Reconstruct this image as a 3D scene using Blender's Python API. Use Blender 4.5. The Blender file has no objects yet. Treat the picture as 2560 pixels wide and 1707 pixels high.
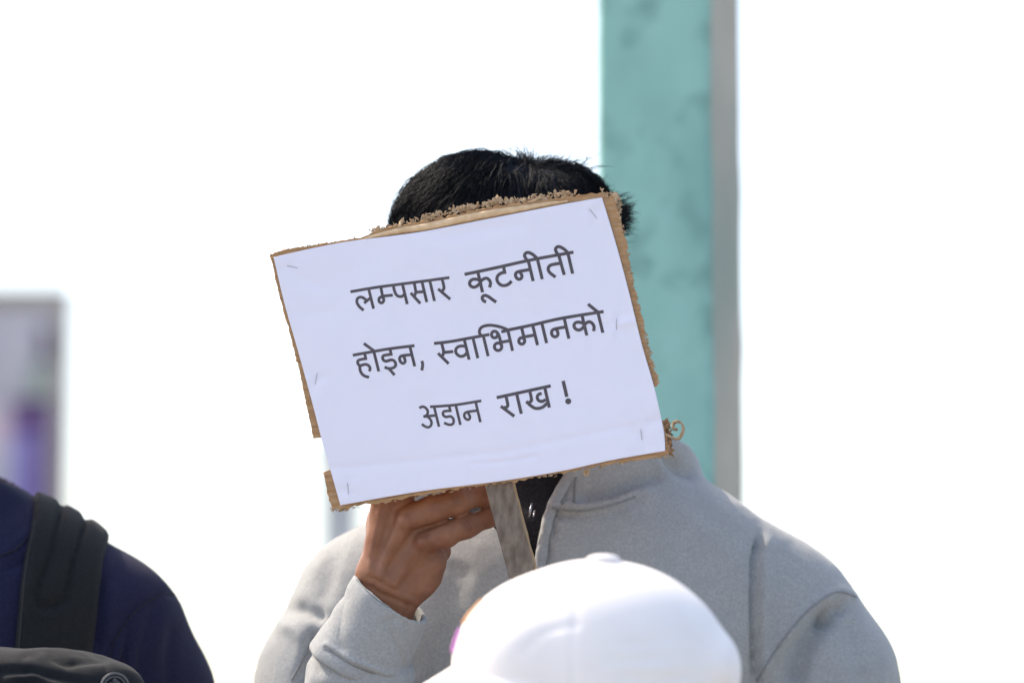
import bpy, bmesh, math, random
import numpy as np
from mathutils import Vector, Matrix

random.seed(7)
rng = np.random.default_rng(11)
SC = bpy.context.scene
COL = SC.collection

# ------------------------------------------------------------------ camera
PITCH = math.radians(9.0)
CAM = np.array((0.0, 0.0, 1.02))
FWD = np.array((0.0, math.cos(PITCH), math.sin(PITCH)))
UPV = np.array((0.0, -math.sin(PITCH), math.cos(PITCH)))
RGT = np.array((1.0, 0.0, 0.0))
FPX = 2560 * 135.0 / 36.0
cd = bpy.data.cameras.new('camera'); cam = bpy.data.objects.new('camera', cd); COL.objects.link(cam)
cam.location = CAM; cam.rotation_euler = (math.pi / 2 + PITCH, 0, 0)
cd.lens = 135; cd.sensor_width = 36; cd.clip_start = 0.05; cd.clip_end = 3000
cd.dof.use_dof = True; cd.dof.focus_distance = 3.405; cd.dof.aperture_fstop = 3.6
SC.camera = cam

# ------------------------------------------------------------------ sky, sun, exposure
SUN_EL, SUN_AZ = math.radians(51), math.radians(-59)      # azimuth measured clockwise from +Y
w = bpy.data.worlds.new('World'); SC.world = w; w.use_nodes = True
nt = w.node_tree; bg = nt.nodes['Background']
sky = nt.nodes.new('ShaderNodeTexSky'); sky.sky_type = 'NISHITA'; sky.sun_disc = False
sky.sun_elevation = SUN_EL; sky.sun_rotation = SUN_AZ
sky.air_density = 1.0; sky.dust_density = 3.0; sky.ozone_density = 1.0
nt.links.new(sky.outputs[0], bg.inputs[0]); bg.inputs[1].default_value = 0.15
sl = bpy.data.lights.new('sun', 'SUN'); sl.energy = 2.05; sl.angle = math.radians(1.0); sl.color = (1, 0.93, 0.82)
so = bpy.data.objects.new('sun', sl); COL.objects.link(so); so.location = (-3, 4, 8)
sdir = Vector((math.sin(SUN_AZ) * math.cos(SUN_EL), math.cos(SUN_AZ) * math.cos(SUN_EL), math.sin(SUN_EL)))
so.rotation_euler = sdir.to_track_quat('Z', 'Y').to_euler()
SC.view_settings.view_transform = 'Standard'; SC.view_settings.look = 'None'
SC.view_settings.exposure = 1.37; SC.view_settings.use_white_balance = True; SC.view_settings.white_balance_temperature = 7300; SC.view_settings.white_balance_tint = 10; SC.view_settings.gamma = 1
SC.render.engine = 'CYCLES'; SC.cycles.use_denoising = True

# ------------------------------------------------------------------ helpers
def P(u, v, d):
    """a point seen at photograph position u, v (2560 px wide) standing d metres along the view axis"""
    u = np.asarray(u, float); v = np.asarray(v, float); d = np.asarray(d, float)
    x = (u - 1280) / FPX * d; y = (853.5 - v) / FPX * d
    return CAM + x[..., None] * RGT + y[..., None] * UPV + d[..., None] * FWD
def UV(p):
    q = p - CAM; d = q @ FWD
    return 1280 + FPX * (q @ RGT) / d, 853.5 - FPX * (q @ UPV) / d, d

def nrm(a): return a / np.maximum(np.linalg.norm(a, axis=-1, keepdims=True), 1e-12)

_H = rng.random(65536).astype(np.float32)
def vnoise(p, s, seed=0):
    q = np.asarray(p, np.float64) * s + seed * 17.31
    i = np.floor(q).astype(np.int64); f = q - i; f = f * f * (3 - 2 * f)
    r = 0
    for a in (0, 1):
        for b in (0, 1):
            for c in (0, 1):
                h = ((i[:, 0] + a) * 73856093) ^ ((i[:, 1] + b) * 19349663) ^ ((i[:, 2] + c) * 83492791)
                wgt = (f[:, 0] if a else 1 - f[:, 0]) * (f[:, 1] if b else 1 - f[:, 1]) * (f[:, 2] if c else 1 - f[:, 2])
                r = r + wgt * _H[h & 65535]
    return r * 2 - 1

# signed distance shapes
def sd_cap(p, a, b, ra, rb):
    a = np.asarray(a); b = np.asarray(b); ba = b - a; pa = p - a
    h = np.clip(pa @ ba / max(ba @ ba, 1e-12), 0, 1)
    return np.linalg.norm(pa - h[:, None] * ba, axis=1) - (ra + (rb - ra) * h)
def sd_ell(p, c, r, R=None):
    q = p - np.asarray(c)
    if R is not None: q = q @ R
    r = np.asarray(r); a = q / r
    k0 = np.linalg.norm(a, axis=1); k1 = np.linalg.norm(a / r, axis=1)
    return k0 * (k0 - 1) / np.maximum(k1, 1e-9)
def smin(a, b, k):
    h = np.maximum(k - np.abs(a - b), 0) / k
    return np.minimum(a, b) - h * h * k * 0.25
def smax(a, b, k): return -smin(-a, -b, k)
def chain(p, pts, rs, k):
    d = None
    for i in range(len(pts) - 1):
        e = sd_cap(p, pts[i], pts[i + 1], rs[i], rs[i + 1])
        d = e if d is None else smin(d, e, k)
    return d

def nets(f, lo, hi, h):
    lo = np.asarray(lo, float); hi = np.asarray(hi, float)
    n = np.ceil((hi - lo) / h).astype(int) + 1
    def ev(p):
        return np.concatenate([f(p[i:i + 250000]) for i in range(0, len(p), 250000)]) if len(p) else np.zeros(0)
    # coarse pass first; only blocks near the surface are evaluated finely
    st = 4; nb_ = (n + st - 1) // st
    cax = [lo[i] + h * st * np.arange(nb_[i] + 1) for i in range(3)]
    C = np.stack(np.meshgrid(*cax, indexing='ij'), -1); cd_ = ev(C.reshape(-1, 3)).reshape(C.shape[:3])
    mn = np.full(nb_, 1e9); mx_ = np.full(nb_, -1e9)
    for a in (0, 1):
        for b in (0, 1):
            for c in (0, 1):
                q = cd_[a:a + nb_[0], b:b + nb_[1], c:c + nb_[2]]; mn = np.minimum(mn, np.abs(q)); mx_ = np.maximum(mx_, q)
    act_ = mn < st * h * 2.0
    fill = cd_[:nb_[0], :nb_[1], :nb_[2]]
    ex = lambda A: np.repeat(np.repeat(np.repeat(A, st, 0), st, 1), st, 2)[:n[0], :n[1], :n[2]]
    D = ex(fill).astype(np.float32).copy(); K = np.argwhere(ex(act_))
    D[K[:, 0], K[:, 1], K[:, 2]] = ev(lo + h * K)
    S = D < 0
    sl_ = lambda A, o: A[o[0]:n[0] - 1 + o[0], o[1]:n[1] - 1 + o[1], o[2]:n[2] - 1 + o[2]]
    cs = [(a, b, c) for a in (0, 1) for b in (0, 1) for c in (0, 1)]
    cnt8 = sum(sl_(S, o).astype(np.int8) for o in cs)
    act = (cnt8 > 0) & (cnt8 < 8)
    I = np.argwhere(act); idx = np.full(act.shape, -1, np.int64); idx[act] = np.arange(len(I))
    acc = np.zeros((len(I), 3)); num = np.zeros(len(I))
    for a in cs:
        for axis in range(3):
            if a[axis]: continue
            b = list(a); b[axis] = 1
            da = D[I[:, 0] + a[0], I[:, 1] + a[1], I[:, 2] + a[2]]; db = D[I[:, 0] + b[0], I[:, 1] + b[1], I[:, 2] + b[2]]
            m = (da < 0) != (db < 0)
            t = np.where(m, da / np.where(m, da - db, 1), 0)
            pos = np.array(a, float)[None] + 0 * acc; pos[:, axis] += t
            acc += pos * m[:, None]; num += m
    V = lo + h * (I + acc / num[:, None])
    F = []
    for axis in range(3):
        o1, o2 = (axis + 1) % 3, (axis + 2) % 3
        A = np.moveaxis(S, axis, 0); ch = A[:-1] != A[1:]
        ch = np.moveaxis(ch, 0, axis)
        E = np.argwhere(ch); E = E[(E[:, o1] > 0) & (E[:, o2] > 0) & (E[:, o1] < n[o1] - 1) & (E[:, o2] < n[o2] - 1)]
        def cell(s1, s2):
            c = E.copy(); c[:, o1] += s1; c[:, o2] += s2
            return idx[c[:, 0], c[:, 1], c[:, 2]]
        q = np.stack([cell(-1, -1), cell(0, -1), cell(0, 0), cell(-1, 0)], 1)
        flip = ~S[E[:, 0], E[:, 1], E[:, 2]]
        q[flip] = q[flip][:, ::-1]
        F.append(q[(q >= 0).all(1)])
    return V, np.concatenate(F)

def vnormals(V, F):
    n = np.cross(V[F[:, 2]] - V[F[:, 0]], V[F[:, 3]] - V[F[:, 1]])
    N = np.zeros_like(V)
    for k in range(4): np.add.at(N, F[:, k], n)
    return nrm(N)

def polydist(u, v, pts):
    """distance in px to a polyline and position 0..1 along it"""
    best = np.full(u.shape, 1e9); par = np.zeros(u.shape); side = np.zeros(u.shape)
    pts = np.asarray(pts, float); m = len(pts) - 1
    for i in range(m):
        a, b = pts[i], pts[i + 1]; ab = b - a
        t = np.clip(((u - a[0]) * ab[0] + (v - a[1]) * ab[1]) / (ab @ ab), 0, 1)
        dx = u - a[0] - t * ab[0]; dy = v - a[1] - t * ab[1]; dd = np.hypot(dx, dy)
        c = dd < best
        best = np.where(c, dd, best); par = np.where(c, (i + t) / m, par); side = np.where(c, np.sign(ab[0] * dy - ab[1] * dx), side)
    return best, par, side

def link(name, me, mat, parent=None, smooth=True):
    o = bpy.data.objects.new(name, me); COL.objects.link(o)
    if mat: me.materials.append(mat)
    if smooth: me.polygons.foreach_set('use_smooth', [True] * len(me.polygons))
    if parent:
        o.parent = parent; o.matrix_parent_inverse = Matrix.Translation(-parent.location)
    return o
def mesh(name, V, F, mat, parent=None, smooth=True):
    me = bpy.data.meshes.new(name)
    me.from_pydata([tuple(map(float, v)) for v in V], [], [tuple(map(int, f)) for f in F]); me.update()
    return link(name, me, mat, parent, smooth)
def tag(o, label, cat, group=None):
    o['label'] = label; o['category'] = cat
    if group: o['group'] = group
    return o
def thing(name, loc, label, cat, group=None):
    o = bpy.data.objects.new(name, None); COL.objects.link(o); o.location = tuple(map(float, loc)); o.empty_display_size = 0.05
    return tag(o, label, cat, group)
def box(name, lo, hi, mat, parent=None, bev=0.0, rotz=0, pivot=None):
    bm = bmesh.new(); bmesh.ops.create_cube(bm, size=1)
    lo = Vector(lo); hi = Vector(hi); c = (lo + hi) / 2; s = hi - lo
    for vtx in bm.verts: vtx.co = Vector((vtx.co.x * s.x, vtx.co.y * s.y, vtx.co.z * s.z)) + c
    if bev: bmesh.ops.bevel(bm, geom=bm.edges[:] + bm.verts[:], offset=bev, segments=2, affect='EDGES')
    if rotz: bmesh.ops.rotate(bm, cent=Vector(pivot) if pivot is not None else c, matrix=Matrix.Rotation(rotz, 3, 'Z'), verts=bm.verts[:])
    me = bpy.data.meshes.new(name); bm.to_mesh(me); bm.free()
    return link(name, me, mat, parent, False)
def tube_mesh(paths, sides=6):
    """paths: list of (points Nx3, radii N) -> verts, faces"""
    V = []; F = []
    for pts, rs in paths:
        pts = np.asarray(pts, float); n = len(pts)
        T = nrm(np.gradient(pts, axis=0)); ref = np.array((0.31, 0.2, 0.93)); b0 = len(V)
        for i in range(n):
            s = nrm(np.cross(T[i], ref)); t = np.cross(T[i], s)
            for k in range(sides):
                a = 2 * math.pi * k / sides
                V.append(pts[i] + rs[i] * (math.cos(a) * s + math.sin(a) * t))
        for i in range(n - 1):
            for k in range(sides):
                k2 = (k + 1) % sides
                F.append((b0 + i * sides + k, b0 + i * sides + k2, b0 + (i + 1) * sides + k2, b0 + (i + 1) * sides + k))
        F.append(tuple(b0 + k for k in range(sides))[::-1]); F.append(tuple(b0 + (n - 1) * sides + k for k in range(sides)))
    return V, F
def catmull(pts, step=5.0, closed=False):
    pts = np.asarray(pts, float); n = len(pts); out = []
    for i in range(n if closed else n - 1):
        g = (lambda k: pts[k % n]) if closed else (lambda k: pts[min(max(k, 0), n - 1)])
        p0, p1, p2, p3 = g(i - 1), g(i), g(i + 1), g(i + 2)
        m = max(1, int(np.linalg.norm(p2 - p1) / step))
        for k in range(m):
            t = k / m
            out.append(0.5 * (2 * p1 + (p2 - p0) * t + (2 * p0 - 5 * p1 + 4 * p2 - p3) * t * t + (3 * p1 - p0 - 3 * p2 + p3) * t ** 3))
    out.append(pts[0] if closed else pts[-1])
    return np.array(out)

# ------------------------------------------------------------------ materials
def mat(name, col, rough=0.8, col2=None, scale=40, detail=6, lo=0.35, hi=0.65, bump=0.0, bscale=200, bdist=0.001, sheen=0.0, spec=0.5, stretch=(1, 1, 1), sss=0.0):
    m = bpy.data.materials.new(name); m.use_nodes = True; t = m.node_tree; b = t.nodes['Principled BSDF']
    b.inputs['Base Color'].default_value = (*col, 1); b.inputs['Roughness'].default_value = rough
    b.inputs['Specular IOR Level'].default_value = spec
    if sheen: b.inputs['Sheen Weight'].default_value = sheen; b.inputs['Sheen Roughness'].default_value = 0.5
    if sss:
        b.inputs['Subsurface Weight'].default_value = sss; b.inputs['Subsurface Radius'].default_value = (0.006, 0.0022, 0.0012); b.inputs['Subsurface Scale'].default_value = 1.0
    tc = t.nodes.new('ShaderNodeTexCoord'); mp = t.nodes.new('ShaderNodeMapping'); mp.inputs['Scale'].default_value = stretch
    t.links.new(tc.outputs['Object'], mp.inputs[0])
    if col2 is not None:
        n = t.nodes.new('ShaderNodeTexNoise'); n.inputs['Scale'].default_value = scale; n.inputs['Detail'].default_value = detail
        t.links.new(mp.outputs[0], n.inputs['Vector'])
        r = t.nodes.new('ShaderNodeValToRGB'); r.color_ramp.elements[0].position = lo; r.color_ramp.elements[1].position = hi
        r.color_ramp.elements[0].color = (*col, 1); r.color_ramp.elements[1].color = (*col2, 1)
        t.links.new(n.outputs[0], r.inputs[0]); t.links.new(r.outputs[0], b.inputs['Base Color'])
        m['ramp'] = r.name
    if bump:
        n2 = t.nodes.new('ShaderNodeTexNoise'); n2.inputs['Scale'].default_value = bscale; n2.inputs['Detail'].default_value = 5
        t.links.new(mp.outputs[0], n2.inputs['Vector'])
        bp = t.nodes.new('ShaderNodeBump'); bp.inputs['Strength'].default_value = bump; bp.inputs['Distance'].default_value = bdist
        t.links.new(n2.outputs[0], bp.inputs['Height']); t.links.new(bp.outputs[0], b.inputs['Normal'])
    return m
def mixin(m, col, scale, lo, hi, stretch=(1, 1, 1), detail=4, fac=1.0, seed=0.0):
    """lay a second patchy colour of its own shape over the base colour"""
    t = m.node_tree; b = t.nodes['Principled BSDF']
    tc = t.nodes.new('ShaderNodeTexCoord'); mp = t.nodes.new('ShaderNodeMapping'); mp.inputs['Scale'].default_value = stretch; mp.inputs['Location'].default_value = (seed, seed, seed)
    n = t.nodes.new('ShaderNodeTexNoise'); n.inputs['Scale'].default_value = scale; n.inputs['Detail'].default_value = detail
    r = t.nodes.new('ShaderNodeMapRange'); r.inputs[1].default_value = lo; r.inputs[2].default_value = hi; r.inputs[4].default_value = fac
    mx = t.nodes.new('ShaderNodeMix'); mx.data_type = 'RGBA'; mx.inputs[7].default_value = (*col, 1)
    t.links.new(tc.outputs['Object'], mp.inputs[0]); t.links.new(mp.outputs[0], n.inputs['Vector']); t.links.new(n.outputs[0], r.inputs[0]); t.links.new(r.outputs[0], mx.inputs[0])
    bc = b.inputs['Base Color']
    if bc.is_linked: t.links.new(bc.links[0].from_socket, mx.inputs[6])
    else: mx.inputs[6].default_value = bc.default_value
    t.links.new(mx.outputs[2], bc)
    return m

M = {}
M['paper'] = mat('paper', (0.745, 0.76, 0.915), 0.75, bump=0.10, bscale=90, bdist=0.002, spec=0.2)
M['ink'] = mat('ink', (0.080, 0.072, 0.092), 0.7, (0.10, 0.092, 0.112), 120, spec=0.3)
M['card'] = mat('card', (0.36, 0.215, 0.115), 0.9, (0.46, 0.29, 0.165), 70, spec=0.2, stretch=(1, 1, 6), bump=0.25, bscale=400, bdist=0.0006)
M['card_sunlit'] = mat('card_sunlit', (0.60, 0.42, 0.26), 0.9, (0.70, 0.52, 0.35), 160, spec=0.2, bump=0.3, bscale=700, bdist=0.0006)  # cream card, colour raised to carry the sun on the top fold
M['torn'] = mat('torn', (0.32, 0.22, 0.14), 0.95, (0.52, 0.395, 0.275), 260, spec=0.1, bump=0.5, bscale=1500, bdist=0.0006)
M['wood'] = mat('wood', (0.105, 0.080, 0.066), 0.9, (0.27, 0.23, 0.205), 60, detail=10, lo=0.22, hi=0.78, spec=0.2, stretch=(3.4, 3.4, 0.16), bump=0.5, bscale=120, bdist=0.0012)
mixin(M['wood'], (0.13, 0.10, 0.09), 40, 0.58, 0.72, stretch=(1.5, 1.5, 0.6), fac=0.55, seed=2)
M['wood_edge'] = mat('wood_edge', (0.28, 0.19, 0.11), 0.9, (0.36, 0.26, 0.16), 90, spec=0.2, stretch=(5, 5, 1), bump=0.3, bscale=200)
M['steel'] = mat('steel', (0.32, 0.32, 0.35), 0.35); M['steel'].node_tree.nodes['Principled BSDF'].inputs['Metallic'].default_value = 1.0
M['skin'] = mat('skin', (0.192, 0.078, 0.042), 0.5, (0.250, 0.110, 0.062), 45, bump=0.3, bscale=420, bdist=0.0008, sss=0.06, spec=0.4)
mixin(M['skin'], (0.15, 0.045, 0.028), 30, 0.48, 0.72, fac=0.65, seed=3)
mixin(M['skin'], (0.30, 0.135, 0.085), 55, 0.55, 0.75, fac=0.5, seed=7)
M['fleece'] = mat('fleece', (0.265, 0.278, 0.292), 0.95, (0.345, 0.358, 0.372), 380, detail=8, lo=0.3, hi=0.7, sheen=0.2, spec=0.1, bump=0.22, bscale=500, bdist=0.001)
mixin(M['fleece'], (0.27, 0.28, 0.295), 34, 0.45, 0.7, stretch=(1, 1, 1.6), fac=0.45)
M['black_knit'] = mat('black_knit', (0.012, 0.012, 0.016), 0.95, (0.022, 0.022, 0.028), 300, sheen=0.1, spec=0.15, bump=0.3, bscale=600)
M['slate_tee'] = mat('slate_tee', (0.12, 0.15, 0.19), 0.95, (0.16, 0.19, 0.23), 200, spec=0.15)
M['hair'] = mat('hair', (0.008, 0.0095, 0.0135), 0.6, (0.013, 0.0155, 0.021), 200, spec=0.07)
M['navy'] = mat('navy', (0.012, 0.0135, 0.040), 0.9, (0.017, 0.0185, 0.052), 350, sheen=0.04, spec=0.15, bump=0.25, bscale=800, bdist=0.0006)
M['strap'] = mat('strap', (0.0075, 0.0095, 0.0115), 0.85, (0.012, 0.0145, 0.017), 500, sheen=0.03, spec=0.25, bump=0.4, bscale=1200, bdist=0.0006)
M['capgrey'] = mat('capgrey', (0.0055, 0.0072, 0.0100), 0.9, (0.0105, 0.013, 0.0168), 60, sheen=0.05, spec=0.2, bump=0.3, bscale=500, bdist=0.001)
M['emblem'] = mat('emblem', (0.07, 0.075, 0.085), 0.7, (0.10, 0.105, 0.115), 300)
M['whitecap'] = mat('whitecap', (0.93, 0.905, 0.915), 0.8, (0.95, 0.93, 0.94), 30, spec=0.2, bump=0.1, bscale=700)
M['lilac'] = mat('lilac', (0.55, 0.40, 0.62), 0.8, (0.62, 0.48, 0.68), 90)
M['trouser'] = mat('trouser', (0.03, 0.033, 0.045), 0.95, (0.05, 0.052, 0.065), 80)
M['shoe'] = mat('shoe', (0.03, 0.03, 0.03), 0.7, (0.06, 0.06, 0.06), 90)
M['eye'] = mat('eye', (0.75, 0.72, 0.68), 0.2); M['iris'] = mat('iris', (0.02, 0.012, 0.008), 0.2)
M['lip'] = mat('lip', (0.22, 0.075, 0.055), 0.5, (0.26, 0.09, 0.065), 200)
M['teal'] = mat('teal', (0.245, 0.485, 0.44), 0.8, (0.285, 0.54, 0.50), 5, lo=0.3, hi=0.7, bump=0.35, bscale=60, bdist=0.003, spec=0.3)
mixin(M['teal'], (0.12, 0.25, 0.23), 19, 0.54, 0.72, fac=0.65, seed=1.3)
mixin(M['teal'], (0.17, 0.36, 0.34), 6, 0.5, 0.7, stretch=(1, 1, 0.45), fac=0.7, seed=6.1)
mixin(M['teal'], (0.36, 0.62, 0.58), 7, 0.55, 0.8, fac=0.5, seed=5.2)
M['bare'] = mat('bare', (0.37, 0.36, 0.32), 0.95, (0.46, 0.44, 0.395), 8, lo=0.3, hi=0.7, bump=0.5, bscale=70, bdist=0.004, spec=0.2)
mixin(M['bare'], (0.25, 0.33, 0.305), 2.3, 0.42, 0.6, fac=0.75, seed=2.4)
M['ground'] = mat('ground', (0.22, 0.21, 0.20), 0.95, (0.30, 0.29, 0.27), 3, bump=0.4, bscale=40, bdist=0.01)
M['concrete'] = mat('concrete', (0.42, 0.43, 0.45), 0.95, (0.52, 0.53, 0.55), 4, bump=0.3, bscale=30, bdist=0.004)
M['post'] = mat('post', (0.29, 0.26, 0.225), 0.8, (0.35, 0.315, 0.28), 5)

# ------------------------------------------------------------------ ground
g = mesh('ground', [(-900, -900, 0), (900, -900, 0), (900, 1500, 0), (-900, 1500, 0)], [(0, 1, 2, 3)], M['ground'], smooth=False); g['kind'] = 'structure'

# ------------------------------------------------------------------ teal pillar
def build_pillar():
    d = 4.62; a = 0.1425; th = math.radians(18.5); H = 3.4; nz = 70
    x0 = float(P(1494, 600, d)[0]); y0 = float(P(1501, 853, d)[1])
    t = thing('concrete_pillar', (x0 + 0.07, y0 + 0.07, 0), 'tall square pillar painted worn teal with a bare grey side face', 'pillar')
    # the right-hand side face turns towards the camera
    ex = np.array((math.cos(th), -math.sin(th), 0)); ey = np.array((math.sin(th), math.cos(th), 0))
    o = np.array((x0, y0, 0.0)); b = 0.006
    prof = [(0, b), (b, 0), (a - b, 0), (a, b), (a, a - b), (a - b, a), (b, a), (0, a - b)]
    V = []
    for k in range(nz + 1):
        for (i, j) in prof:
            jj = rng.normal(0, 0.0007, 2)
            V.append(o + ex * (i + jj[0]) + ey * (j + jj[1]) + np.array((0, 0, H * k / nz)))
    def faces(idx): return [(k * 8 + i, k * 8 + (i + 1) % 8, k * 8 + 8 + (i + 1) % 8, k * 8 + 8 + i) for k in range(nz) for i in idx]
    top = nz * 8
    mesh('shaft', V, faces([0, 1, 2, 6, 7]), M['teal'], t, False)
    s2 = mesh('bare_face', V, faces([3, 4, 5]) + [tuple(top + i for i in range(8))], M['bare'], t, False)
    s2['label'] = 'unpainted grey concrete side face of the teal pillar'
build_pillar()

# ------------------------------------------------------------------ far things, out of focus
def poster_board():
    d = 22.0
    q = lambda u, v: P(u, v, d)
    xr = float(q(176, 853)[0]); xl = xr - 3.2; y = float(q(158, 853)[1]); zt = float(q(158, 716)[2])
    t = thing('poster_board', ((xl + xr) / 2, y, 0), 'tall framed board with a purple and white poster, far left edge', 'poster board')
    M['poster'] = mat('poster', (0.40, 0.385, 0.43), 0.7, (0.54, 0.52, 0.58), 3.0, detail=2)
    M['purple'] = mat('purple', (0.11, 0.055, 0.17), 0.7, (0.15, 0.085, 0.22), 4)
    M['lilac_print'] = mat('lilac_print', (0.20, 0.175, 0.44), 0.7, (0.25, 0.225, 0.48), 4)
    M['violet'] = mat('violet', (0.07, 0.05, 0.09), 0.7, (0.10, 0.075, 0.125), 5)
    M['pink'] = mat('pink', (0.60, 0.45, 0.52), 0.7, (0.62, 0.52, 0.58), 4)
    box('panel', (xl + 0.03, y + 0.02, 0.5), (xr - 0.03, y + 0.05, zt - 0.05), M['concrete'], t)
    box('poster', (xl + 0.04, y + 0.012, 0.52), (xr - 0.075, y + 0.017, zt - 0.07), M['poster'], t)
    for nm, u0, u1, v0, v1, m_ in (('purple_print', 30, 132, 1000, 1900, 'purple'), ('lilac_print', 30, 92, 1085, 1900, 'lilac_print'), ('dark_print', 94, 127, 815, 905, 'violet'), ('pink_print', -160, 30, 1030, 1110, 'pink'), ('mauve_print', 60, 124, 1020, 1075, 'purple'), ('grey_print', 70, 128, 900, 1015, 'bare')):
        k_ = {'purple_print': 0.010, 'lilac_print': 0.007, 'dark_print': 0.010, 'pink_print': 0.010, 'mauve_print': 0.005, 'grey_print': 0.010}[nm]
        a_ = P(u0, v1, d); b_ = P(u1, v0, d)
        box(nm, (a_[0], y + k_ - 0.0015, max(0.53, a_[2])), (b_[0], y + k_ + 0.0012, b_[2]), M[m_], t)
    for nm, lo, hi in (('frame_bar', (xl, y, zt - 0.10), (xr, y + 0.06, zt)), ('frame_bar', (xl, y, 0.45), (xr, y + 0.06, 0.5)),
                       ('frame_bar', (xl, y + 0.002, 0.5), (xl + 0.04, y + 0.058, zt - 0.05)), ('frame_bar', (xr - 0.07, y + 0.002, 0.5), (xr, y + 0.058, zt - 0.05))):
        box(nm, lo, hi, M['post'], t)
    for x in (xl + 0.1, xr - 0.16): box('post', (x, y + 0.06, 0), (x + 0.06, y + 0.12, zt - 0.2), M['post'], t)
poster_board()

def gate_post():
    d = 13.0
    xl = float(P(800, 853, d)[0]); xr = float(P(905, 853, d)[0]); y = float(P(800, 853, d)[1]); zt = float(P(800, 1105, d)[2])
    t = thing('gate_post', ((xl + xr) / 2, y + 0.1, 0), 'distant pale grey concrete post behind the left shoulder of the grey fleece', 'post')
    box('shaft', (xl + 0.012, y, 0), (xr - 0.012, y + 0.14, zt - 0.05), M['concrete'], t, 0.006)
    box('capstone', (xl, y - 0.012, zt - 0.05), (xr, y + 0.152, zt), M['concrete'], t, 0.008)
gate_post()

# ------------------------------------------------------------------ placard
def sign_depth(u, v): return 3.40 - (np.asarray(u, float) - 1170) * 5.3e-5 + (880 - np.asarray(v, float)) * 1.5e-5
STAPLES = (((1474, 523), (1492, 546)), ((718, 664), (744, 670)), ((1541, 797), (1541, 823)), ((793, 931), (788, 960)), ((1602, 1073), (1605, 1099)), ((869, 1207), (871, 1234)))
def relief(u, v):
    u = np.atleast_1d(np.asarray(u, float)); v = np.atleast_1d(np.asarray(v, float))
    p = np.stack([u, v, 0 * u], 1)
    r = 0.0016 * (vnoise(p, 1 / 210, 3) * 0.6 + 0.5) + 0.0006 * vnoise(p, 1 / 75, 5) + 0.00016 * vnoise(p, 1 / 26, 6)
    # soft horizontal fold lines of the sheet
    for (pts, a, ww) in (([(640, 1190), (900, 1165), (1250, 1130), (1700, 1040)], -0.0007, 9), ([(1180, 1160), (1280, 1152), (1340, 1140)], -0.0008, 5),
                         ([(1560, 640), (1620, 830), (1655, 1000)], 0.0012, 22), ([(1540, 810), (1600, 800), (1640, 830)], 0.0009, 9), ([(1000, 560), (1120, 590), (1300, 560)], -0.0009, 18),
                         ([(720, 690), (760, 700), (800, 720)], -0.0007, 12), ([(700, 770), (760, 790), (830, 775)], -0.0005, 12)):
        dd, _, _ = polydist(u, v, pts); r = r + a * np.exp(-(dd / ww) ** 2)
    for (a, b) in STAPLES:      # the sheet is pulled in at each staple and puckers beside it
        cx, cy = (a[0] + b[0]) / 2, (a[1] + b[1]) / 2; rr = np.hypot(u - cx, v - cy); an = np.arctan2(v - cy, u - cx)
        r = r - 0.0007 * np.exp(-(rr / 14) ** 2) + 0.0004 * np.sin(an * 3 + cx) * np.exp(-((rr - 26) / 16) ** 2)
    return r + 0.0008
def on_paper(uv, off):
    uv = np.asarray(uv, float); r = relief(uv[:, 0], uv[:, 1])
    return P(uv[:, 0], uv[:, 1], sign_depth(uv[:, 0], uv[:, 1]) - r - off)

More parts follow.
